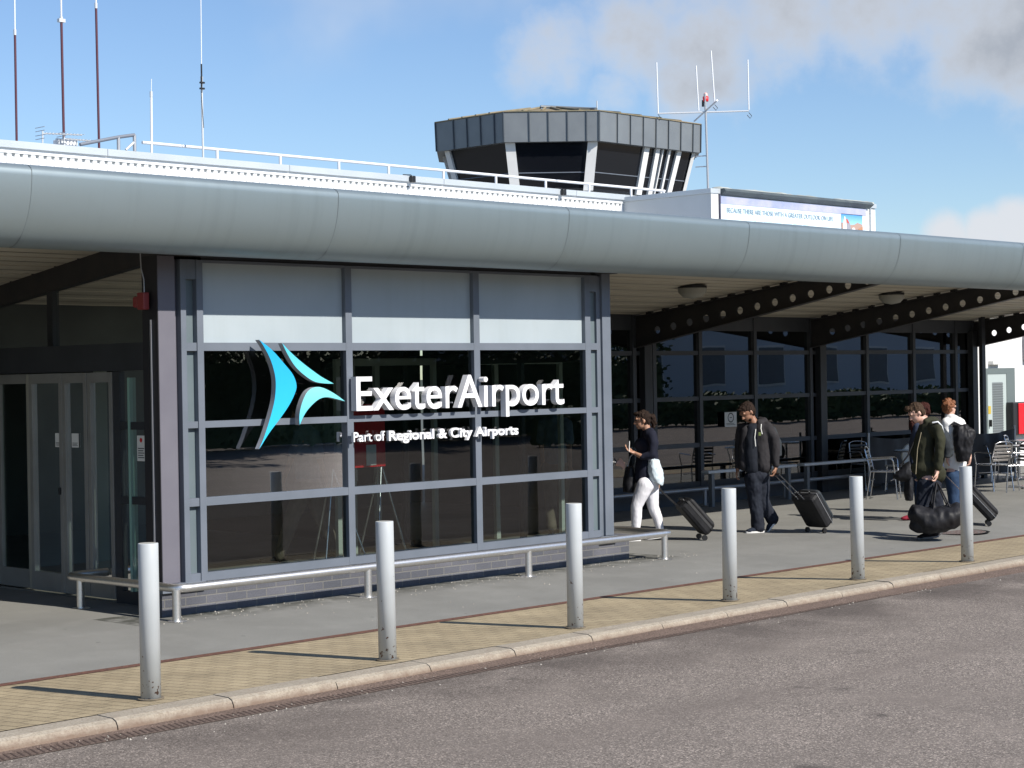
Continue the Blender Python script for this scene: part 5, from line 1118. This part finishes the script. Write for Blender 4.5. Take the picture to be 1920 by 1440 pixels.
b = Blob(); b.loftv([(Z(490,600,-.10), Rh*.07, Wd*.11), (Z(478,480,-.12), Rh*.09, Wd*.13), (Z(440,330,-.12), Rh*.06, Wd*.11)]); o = b.build('small_backpack', 'greybag', None, .012, 3, .006, .07); bl0 = Z(480,600,-.1); o.data.transform(Matrix.Translation(-bl0)); o.location = bl0; tag(o, 'small dark backpack worn by the man in the grey hoodie', 'backpack')
rollcase((1530,999), .50, .36, .27, R(38), yaw+R(40), Z(462,752,.12), 'black wheeled suitcase with a grey front panel, pulled by the man in the grey hoodie', 'caseface')

# --- man in olive jacket with duffel
k3 = .001423
F = Fig((1740,1010), k3, 'young man in dark olive jacket leaning forward, carrying a big duffel bag', 'skin_fair', (360, 1305)); Z = F.Z
H = Z(272, 212, .02); fw = -Rh*.85+Wd*.15-Vector((0,0,.55)); P, rot = head_parts(F.body, H, fw, Vector((0,0,1))-Rh*.35, 1.02)
F.body.chain([Z(308,258,0), Z(365,320,0)], [.056, .06]); F.body.chain([Z(385,390,0), Z(370,560,0), Z(380,780,0)], [.07, .07, .08])
F.body.chain([Z(430,345,.14), Z(440,530,.18), Z(420,700,.19)], [.034, .034, .028]); hand(F.body, Z(416,712,.19), Vector((0,0,-1))-Rh*.05, Wd-Rh*.3, 1.25, 1.08, palm=-Rh*.9+Wd*.3)
F.body.chain([Z(370,345,-.14), Z(300,560,-.2), Z(330,720,-.2)], [.034, .034, .028]); hand(F.body, Z(330,725,-.2), Vector((0,0,-1)), Wd, 1.1, 1, palm=-Rh)
F.body.chain([Z(355,800,.06), Z(300,1010,.06), Z(400,1220,.06)], [.09, .056, .038]); F.body.chain([Z(400,800,-.08), Z(440,1000,-.08), Z(520,1190,-.08)], [.09, .056, .038])
F.start()
b = Blob(); b.chain([Z(380,345,0), Z(348,480,0), Z(340,640,0), Z(350,760,0)], [.112, .122, .12, .12]); b.ell(Z(330,690,0), (.13,.16,.12)); b.ell(Z(420,740,0), (.12,.16,.13)); b.cap(Z(420,340,.10), Z(370,340,-.12), .09, .085)
b.chain([Z(435,345,.13), Z(452,450,.17), Z(446,545,.185), Z(425,680,.19)], [.074, .068, .060, .048]); b.chain([Z(370,345,-.14), Z(300,560,-.2), Z(328,690,-.2)], [.08, .066, .05])
b.chain([Z(350,285,.05), Z(400,278,.0), Z(450,300,-.06)], [.04, .055, .06]); F.wear(b, 'jacket', 'olive', .012, 3, .012, .09)
g = MB(); g.tube([Z(298,380,.12), Z(262,520,.13), Z(245,740,.12)], .006, 6); F._p(g, 'zip', mat('zip_tan', (.28,.24,.16), .5))
b = Blob(); b.ell(Z(380,830,0), (.14,.15,.12)); b.chain([Z(345,840,.06), Z(300,1010,.06), Z(340,1120,.06), Z(398,1215,.06)], [.115, .088, .078, .068]); b.chain([Z(410,840,-.08), Z(445,1000,-.08), Z(485,1100,-.08), Z(520,1180,-.08)], [.115, .09, .08, .07]); F.wear(b, 'trousers', 'dark_denim', .012, 3, .010, .07)
shoe(F, Z(440,1290,.06), Z(252,1305,.10), 's', 'shoe_dark', mat('grey_sole', (.18,.18,.19), .7)); shoe(F, Z(560,1200,-.08), Z(455,1298,-.08), 's', 'shoe_dark', mat('grey_sole', (.18,.18,.19), .7), up=-Rh+Vector((0,0,.6)))
hairshell(F, P, rot, 1.02, 'hair_brown', extra=lambda b: (b.ell(P(.065,0,.095), (.045,.055,.03), rot), b.ell(P(-.06,0,-.04), (.035,.055,.04), rot)))
e_ = Blob(); e_.cap(P(.088,-.045,.016), P(.088,-.02,.018), .004, .004); e_.cap(P(.088,.045,.016), P(.088,.02,.018), .004, .004); F.wear(e_, 'eyebrows', 'hair_dark', .003, 0, 0)
b = Blob(); b.loftv([(Z(505,600,.05), Rh*.07, Wd*.12), (Z(520,520,.05), Rh*.095, Wd*.15), (Z(480,400,.04), Rh*.10, Wd*.15), (Z(420,300,.02), Rh*.06, Wd*.12)]); b.cap(Z(545,560,.10), Z(530,470,.10), .05, .05); b0 = Z(505,600,.05)
o = b.build('grey_backpack', 'greybag', None, .012, 3, .012, .08); o.data.transform(Matrix.Translation(-b0)); o.location = b0; tag(o, 'bulging grey backpack worn by the man in the olive jacket', 'backpack'); ORG[o.name] = b0
MB().tube([Z(385,300,.18), Z(430,292,.19), Z(470,330,.16), Z(490,430,.17)], .012, 8).build('strap', 'galv', o)
# duffel bag
b = Blob(); b.loftv([(Z(150,1090,.30), Wd*.05, Vector((0,0,.03))), (Z(190,1075,.30), Wd*.13, Vector((0,0,.11))), (Z(260,1120,.30), Wd*.17, Vector((0,0,.165))), (Z(360,1135,.30), Wd*.19, Vector((0,0,.155))), (Z(460,1110,.30), Wd*.19, Vector((0,0,.16))), (Z(560,1085,.30), Wd*.17, Vector((0,0,.15))), (Z(630,1085,.30), Wd*.12, Vector((0,0,.10))), (Z(655,1090,.3), Wd*.04, Vector((0,0,.03)))], 28)
b.ell(Z(230,1170,.30), (.09,.12,.10)); b.cap(Z(370,970,.3), Z(350,1040,.3), .02, .06); b.cap(Z(480,960,.3), Z(490,1030,.3), .02, .06)
b0 = Z(400,1250,.3); o = b.build('duffel_bag', 'blackbag', None, .012, 3, .028, .16); o.data.transform(Matrix.Translation(-b0)); o.location = b0; tag(o, 'large sagging black duffel bag carried low beside the man in the olive jacket', 'bag'); ORG[o.name] = b0
hd = MB()
for dw in (-.06, .06):
    hd.tube(rounded([Z(350,1040,.30+dw), Z(372,920,.27+dw), Z(412,800,.20+dw*.2), Z(455,920,.27+dw), Z(500,1030,.30+dw)], .04, 4), .010, 8)
hd.build('handle', 'blackbag', o)

# --- auburn haired woman partly hidden behind him
F = Fig((1712,976), .00159, 'auburn haired woman in steel blue coat mostly hidden behind the man in olive', 'skin_fair', (240, 1155)); Z = F.Z
H = Z(352, 222, -.1); P, rot = head_parts(F.body, H, -Rh*.9-Vector((0,0,.3)), Vector((0,0,1)), .95)
F.body.chain([Z(360,260,-.1), Z(360,320,-.1)], [.05, .05]); F.body.chain([Z(350,360,-.1), Z(340,700,-.1)], [.11, .11]); F.body.chain([Z(300,360,.02), Z(270,540,.04), Z(235,680,.06)], [.045, .036, .024]); hand(F.body, Z(235,680,.06), Vector((0,0,-1))-Rh*.2, Wd, 1.1, .95, palm=-Rh)
F.body.chain([Z(400,360,-.2), Z(470,560,-.22), Z(530,735,-.2)], [.045, .036, .024]); hand(F.body, Z(530,735,-.2), Vector((0,0,-1)), Wd, 1.2, .95, palm=-Rh)
F.body.chain([Z(320,720,-.04), Z(300,930,-.04), Z(300,1090,-.04)], [.085, .052, .036]); F.body.chain([Z(380,720,-.18), Z(390,930,-.18), Z(430,1100,-.18)], [.085, .052, .036]); F.start()
b = Blob(); b.chain([Z(330,350,-.08), Z(300,500,-.08), Z(305,660,-.08), Z(310,740,-.08)], [.10, .115, .12, .125]); b.chain([Z(290,360,.02), Z(262,520,.05), Z(240,660,.06)], [.065, .055, .04]); b.chain([Z(400,360,-.2), Z(470,560,-.22), Z(525,715,-.2)], [.065, .055, .04]); F.wear(b, 'coat', 'steel_blue')
b = Blob(); b.ell(Z(350,740,-.1), (.13,.15,.11)); b.chain([Z(325,760,-.04), Z(302,930,-.04), Z(300,1080,-.04)], [.10, .07, .055]); b.chain([Z(380,760,-.18), Z(392,930,-.18), Z(430,1085,-.18)], [.10, .07, .055]); F.wear(b, 'jeans', 'blue_denim')
shoe(F, Z(300,1150,-.04), Z(135,1155,-.0), 's', 'shoe_red', 'shoe_sole', False); shoe(F, Z(455,1120,-.18), Z(350,1155,-.18), 's', 'shoe_red', 'shoe_sole', False)
hairshell(F, P, rot, .98, 'hair_auburn', extra=lambda b: b.chain([P(.02,.07,0), Z(285,280,-.03), Z(250,330,-.02), Z(245,390,-.0)], [.04, .045, .05, .02]))
g = MB(); g.tube([P(.06,-.08,.085), P(.08,0,.10), P(.06,.08,.085), P(-.03,.09,.03)], .006, 6); F._p(g, 'sunglasses', 'black')
b0 = Z(130,820,.1); b = Blob(); b.loftv([(Z(60,775,.1), Wd*.03, Vector((0,0,.03))), (Z(110,765,.1), Wd*.09, Vector((0,0,.07))), (Z(160,745,.1), Wd*.11, Vector((0,0,.12))), (Z(205,730,.1), Wd*.10, Vector((0,0,.14)))]); o = b.build('shoulder_bag', 'blackbag', None, .012, 3, .012, .1); o.data.transform(Matrix.Translation(-b0)); o.location = b0; tag(o, 'black shoulder bag sticking out left of the travellers above the chair seat', 'bag')
ORG[o.name] = b0; MB().tube([Z(110,700,.1), Z(190,600,.1), Z(290,380,.1)], .012, 8).build('strap', 'blackbag', o)
b0 = Z(195,985,.08); b = Blob(); b.loftv([(Z(200,980,.08), Rh*.05, Wd*.09), (Z(195,900,.08), Rh*.06, Wd*.11), (Z(205,780,.08), Rh*.045, Wd*.09)]); o = b.build('tote_bag', 'blackbag', None, .012, 3, .010, .08); o.data.transform(Matrix.Translation(-b0)); o.location = b0; tag(o, 'narrow black tote bag hanging above the left end of the duffel bag', 'bag')
rollcase((1853,985), .50, .36, .22, R(42), yaw+R(-10), Z(537,762,-.2), 'black wheeled suitcase with a silver trimmed handle at the right beside the bollard', 'case')

# --- red haired person with black backpack
F = Fig((1786,962), .001669, 'person with curly red hair, glasses, white shirt and a large black backpack facing right', 'skin_fair', (567, 1085)); Z = F.Z
H = Z(555, 188, 0); P, rot = head_parts(F.body, H, Rh*.8-Wd*.5, Vector((0,0,1)), 1.0)
F.body.chain([Z(552,230), Z(555,290)], [.052, .055]); F.body.chain([Z(570,340), Z(585,500), Z(590,680)], [.08, .08, .08]); F.body.chain([Z(660,330,-.08), Z(705,480,-.05), Z(722,600,0)], [.034, .034, .027]); hand(F.body, Z(722,605,0), Vector((0,0,-1)), -Wd, .8, 1, palm=-Rh)
F.body.chain([Z(520,330,.05), Z(510,480,.08), Z(520,600,.08)], [.034, .034, .027]); hand(F.body, Z(520,605,.08), Vector((0,0,-1)), -Wd, .8, 1, palm=Rh)
F.body.chain([Z(560,740,.06), Z(565,900,.06), Z(570,1040,.06)], [.09, .055, .038]); F.body.chain([Z(610,740,-.06), Z(615,900,-.06), Z(610,1040,-.06)], [.09, .055, .038]); F.start()
b = Blob(); b.chain([Z(575,320), Z(590,460), Z(600,600), Z(600,670)], [.13, .15, .15, .16]); b.cap(Z(640,320,-.1), Z(520,320,.06), .085, .085); b.chain([Z(655,320,-.08), Z(690,420,-.06), Z(700,480,-.05)], [.075, .07, .065]); b.chain([Z(522,330,.06), Z(512,470,.08)], [.075, .065]); b.cap(Z(552,262,0), Z(558,285,0), .06, .075); F.wear(b, 'shirt', mat('white_shirt', (.78,.78,.77), .8, 0, 10, (.7,.7,.7)), .012, 3, .009, .09)
b = Blob(); b.ell(Z(585,745,0), (.15,.15,.12)); b.chain([Z(562,770,.06), Z(565,900,.06), Z(570,1030,.06)], [.115, .085, .07]); b.chain([Z(612,770,-.06), Z(615,900,-.06), Z(610,1030,-.06)], [.115, .085, .07]); F.wear(b, 'jeans', 'blue_denim')
shoe(F, Z(550,1080,.06), Z(690,1083,.06), 's', 'shoe_dark', 'shoe_sole'); shoe(F, Z(590,1080,-.06), Z(730,1083,-.06), 's', 'shoe_dark', 'shoe_sole')
def curls(b):
    random.seed(3)
    for i in range(46):
        a = random.uniform(0, 6.28); e_ = random.uniform(-.5, 1.5); x_, y_, z_ = math.cos(a)*math.cos(e_), math.sin(a)*math.cos(e_), math.sin(e_)
        if x_ > .55 and z_ < .55: continue
        b.ell(P(-.015+.098*x_, .084*y_, .035+.09*z_), (.02,.02,.02), None, 8)
hairshell(F, P, rot, 1.02, 'hair_red', extra=curls, disp=.004)
g = MB(); g.tube([P(-.01,-.078,.005), P(.09,-.065,.005), P(.1,-.03,.008), P(.1,.03,.008), P(.09,.065,.005), P(-.01,.078,.005)], .0035, 6); F._p(g, 'glasses', 'black')
b0 = Z(640,650,.2); b = Blob(); b.loftv([(Z(630,640,.20), Rh*.08, Wd*.08), (Z(635,560,.20), Rh*.125, Wd*.11), (Z(640,460,.20), Rh*.15, Wd*.12), (Z(640,380,.20), Rh*.14, Wd*.11), (Z(625,335,.18), Rh*.08, Wd*.08)]); b.ell(Z(700,420,.2), (.06,.08,.11)); b.cap(Z(570,330,.16), Z(600,350,.2), .03, .04)
o = b.build('black_backpack', 'blackbag', None, .012, 3, .022, .10); o.data.transform(Matrix.Translation(-b0)); o.location = b0; tag(o, 'large black backpack on the back of the red haired person', 'backpack'); ORG[o.name] = b0
MB().tube([Z(545,330,.15), Z(575,310,.13), Z(620,335,.15)], .014, 8).build('strap', 'blackbag', o)

# --- person with dotted blouse, only an arm shows past the lobby corner
F = Fig((1105,1016), .00137, 'person in black and white dotted blouse behind the lobby corner, one hand showing', 'skin_fair', (-168, 1325)); Z = F.Z
H = Z(-170, 215, 0); P, rot = head_parts(F.body, H, Rh*.6-Wd*.5, Vector((0,0,1)), 1.0)
F.body.chain([Z(-170,270), Z(-170,330)], [.05, .05]); F.body.chain([Z(-170,380), Z(-170,700)], [.12, .12]); F.body.chain([Z(-60,380,0), Z(-30,560,0), Z(70,620,.02)], [.045, .038, .027]); hand(F.body, Z(72,620,.02), Rh-Vector((0,0,.1)), Vector((0,0,1)), 1.1, 1.0, palm=-Vector((0,0,1)))
F.body.chain([Z(-270,380), Z(-300,640)], [.04, .03]); hand(F.body, Z(-300,640), Vector((0,0,-1)), Wd, .7, 1, palm=Rh)
F.body.chain([Z(-200,760,.05), Z(-205,1010,.05), Z(-210,1230,.05)], [.09, .055, .038]); F.body.chain([Z(-130,760,-.05), Z(-120,1010,-.05), Z(-90,1230,-.05)], [.09, .055, .038]); F.start()
b = Blob(); b.chain([Z(-170,370), Z(-170,560), Z(-170,760)], [.12, .12, .14]); b.cap(Z(-80,370), Z(-260,370), .075, .075); b.chain([Z(-60,380), Z(-32,550,0), Z(55,610,.02)], [.065, .056, .05]); b.chain([Z(-270,380), Z(-300,600)], [.06, .05]); F.wear(b, 'blouse', 'dots')
b = Blob(); b.chain([Z(-200,760,.05), Z(-205,1010,.05), Z(-210,1240,.05)], [.11, .08, .06]); b.chain([Z(-130,760,-.05), Z(-120,1010,-.05), Z(-90,1240,-.05)], [.11, .08, .06]); F.wear(b, 'trousers', 'dark_denim')
shoe(F, Z(-260,1320,.05), Z(-90,1322,.05), 's', 'shoe_dark', 'shoe_sole'); shoe(F, Z(-120,1320,-.05), Z(40,1322,-.05), 's', 'shoe_dark', 'shoe_sole'); hairshell(F, P, rot, 1.0, 'hair_brown')

# --- person walking inside the lobby
F = Fig((575,1055), .00115, 'person in a blue shirt and khaki trousers walking inside behind the left window', 'skin_tan', (0, 0)); Z = lambda x, y, w=0: F.P((x)*.0057, (y)*.0057, w)
H = Z(-8, 291, 0); P, rot = head_parts(F.body, H, -Rh-Vector((0,0,.1)), Vector((0,0,1)), 1.0)
F.body.chain([Z(-4,280), Z(0,265)], [.055, .06]); F.body.chain([Z(0,250), Z(5,170)], [.13, .13]); F.body.chain([Z(22,250,.15), Z(32,205,.17), Z(46,160,.17)], [.034, .034, .028]); hand(F.body, Z(47,157,.17), Vector((0,0,-1))+Rh*.2, Wd, .8, 1, palm=-Rh)
F.body.chain([Z(-10,250,-.15), Z(-30,205,-.17), Z(-45,165,-.15)], [.034, .034, .028]); hand(F.body, Z(-46,162,-.15), Vector((0,0,-1)), Wd, .8, 1, palm=Rh)
F.body.chain([Z(0,150,.08), Z(-28,82,.08), Z(-50,14,.08)], [.09, .056, .038]); F.body.chain([Z(8,150,-.08), Z(30,84,-.08), Z(58,22,-.08)], [.09, .056, .038]); F.start(.009)
b = Blob(); b.chain([Z(0,252), Z(2,210), Z(5,168)], [.13, .14, .14]); b.cap(Z(15,252,.12), Z(-8,252,-.12), .08, .08); b.chain([Z(22,250,.15), Z(30,215,.17)], [.075, .065]); b.chain([Z(-10,250,-.15), Z(-26,215,-.17)], [.075, .065]); F.wear(b, 'shirt', 'sky_shirt')
b = Blob(); b.ell(Z(4,155), (.15,.16,.12)); b.chain([Z(0,150,.08), Z(-28,82,.08), Z(-50,16,.08)], [.115, .085, .065]); b.chain([Z(8,150,-.08), Z(30,84,-.08), Z(57,24,-.08)], [.115, .085, .065]); F.wear(b, 'trousers', 'khaki')
shoe(F, Z(-46,1,.08), Z(-92,1,.08), 's', 'shoe_dark', 'shoe_sole', False); shoe(F, Z(72,10,-.08), Z(38,1,-.08), 's', 'shoe_dark', 'shoe_sole', False); hairshell(F, P, rot, 1.0, 'hair_brown')

# ---------------------------------------------------------------- across the road (seen only as reflections in the glass)
ob = empty('office_building', (66, -44, 0), 'pale two storey building across the road, seen reflected in the facade glass', 'building')
MB().box(50, 150, -54, -44, 0, 9.5).build('wall', mat('pale_render', (.55,.60,.68), .8), ob); MB().box(49.5, 150.5, -54.5, -43.5, 9.5, 9.9).build('roof', 'coping', ob)
for i in range(17):
    for z_ in (1.2, 5.2):
        x_ = 52+i*5.7; f_ = MB(); f_.box(x_, x_+2.6, -44.0, -43.9, z_, z_+2.4); wf = f_.build('window', 'white', ob); MB().box(x_+.12, x_+2.48, -43.9, -43.86, z_+.12, z_+2.28).build('pane', 'frame', wf)
leaf = mat('leaf_green', (.05,.085,.025), .7, 0, 1.5, (.03,.055,.018)); M['leaf'] = leaf; M['bark'] = mat('bark', (.08,.06,.045), .9, 0, 12, (.05,.04,.03))
def tree(x_, y_, h, r_, lbl, sd):
    rg = random.Random(sd); t = empty('broadleaf_tree', (x_, y_, 0), lbl, 'tree', 'trees across the road')
    tk = MB(); tk.tube([(x_,y_,-.1), (x_+.1,y_,h*.25), (x_-.1,y_+.1,h*.5), (x_,y_,h*.8)], [.28,.2,.13,.04], 10)
    for k in range(6): a = rg.uniform(0,6.28); z_ = h*rg.uniform(.3,.6); tk.tube([(x_,y_,z_), (x_+math.cos(a)*r_*.5,y_+math.sin(a)*r_*.5,z_+h*.18)], [.09,.03], 8)
    tk.build('trunk', 'bark', t); c_ = MB(); cl = [(rg.gauss(0,r_*.45), rg.gauss(0,r_*.45), h*.62+rg.gauss(0,h*.15), rg.uniform(.25,.45)*r_) for _ in range(26)]
    for i in range(3600):
        cx__, cy__, cz__, cr = rg.choice(cl); d = Vector((rg.gauss(0,1), rg.gauss(0,1), rg.gauss(0,1))).normalized()*cr*rg.uniform(.6,1.05); p_ = Vector((x_+cx__, y_+cy__, cz__))+d
        u = Vector((rg.gauss(0,1), rg.gauss(0,1), rg.gauss(0,1))).normalized()*.16; v = u.orthogonal().normalized()*.09; c_.quad(p_-u, p_+v, p_+u, p_-v)
    c_.build('crown', 'leaf', t)
for i, (x_, y_, h, r_) in enumerate(((6,-36,7.5,3.2), (13,-38,9,3.8), (21,-37,8,3.6), (29,-39,9.5,4.0), (37,-38,8,3.5), (-4,-38,9,3.8), (45,-39,9,4.2), (33,-44,11,4.5), (17,-44,11,4.5))):
    tree(x_, y_, h, r_, ['round low tree at the left of the row across the road','tall spreading tree second in the row across the road','broad tree in the middle of the row across the road','tallest tree near the pale office across the road','small tree closest to the pale office building','isolated tree far left across the road','tree standing directly before the end of the pale office','tall tree in the second row nearer the office','tall tree in the second row farther from the office'][i], i+11)
hd_ = MB(); rg = random.Random(4)
for i in range(22000):
    x_ = rg.uniform(-8, 58); p_ = Vector((x_, -33+rg.gauss(0,.45), rg.uniform(0,1)**.8*(3.4+1.2*mnoise.noise(Vector((x_*.25, 0, 0)))+.5*mnoise.noise(Vector((x_*1.3, 4, 0)))))); u = Vector((rg.gauss(0,1), rg.gauss(0,1), rg.gauss(0,1))).normalized()*.13; v = u.orthogonal().normalized()*.08; hd_.quad(p_-u, p_+v, p_+u, p_-v)
hd_.box(-8, 58, -33.3, -32.7, 0, 2.6); tag(hd_.build('hedge', 'leaf', None, (18,-33,0)), 'tall untrimmed green hedge across the road, seen reflected in the glass', 'hedge')

hb = MB(); rg = random.Random(8)
for i in range(12000):
    x_ = rg.uniform(30, 112); p_ = Vector((x_, -24+rg.gauss(0,.3), rg.uniform(0,1)*(1.15+.35*mnoise.noise(Vector((x_*.5, 2, 0)))))); u = Vector((rg.gauss(0,1), rg.gauss(0,1), rg.gauss(0,1))).normalized()*.13; v = u.orthogonal().normalized()*.08; hb.quad(p_-u, p_+v, p_+u, p_-v)
hb.box(30, 112, -24.2, -23.8, 0, .9); tag(hb.build('hedge', 'leaf', None, (70,-24,0)), 'low green hedge before the pale office across the road, reflected in glass', 'hedge')
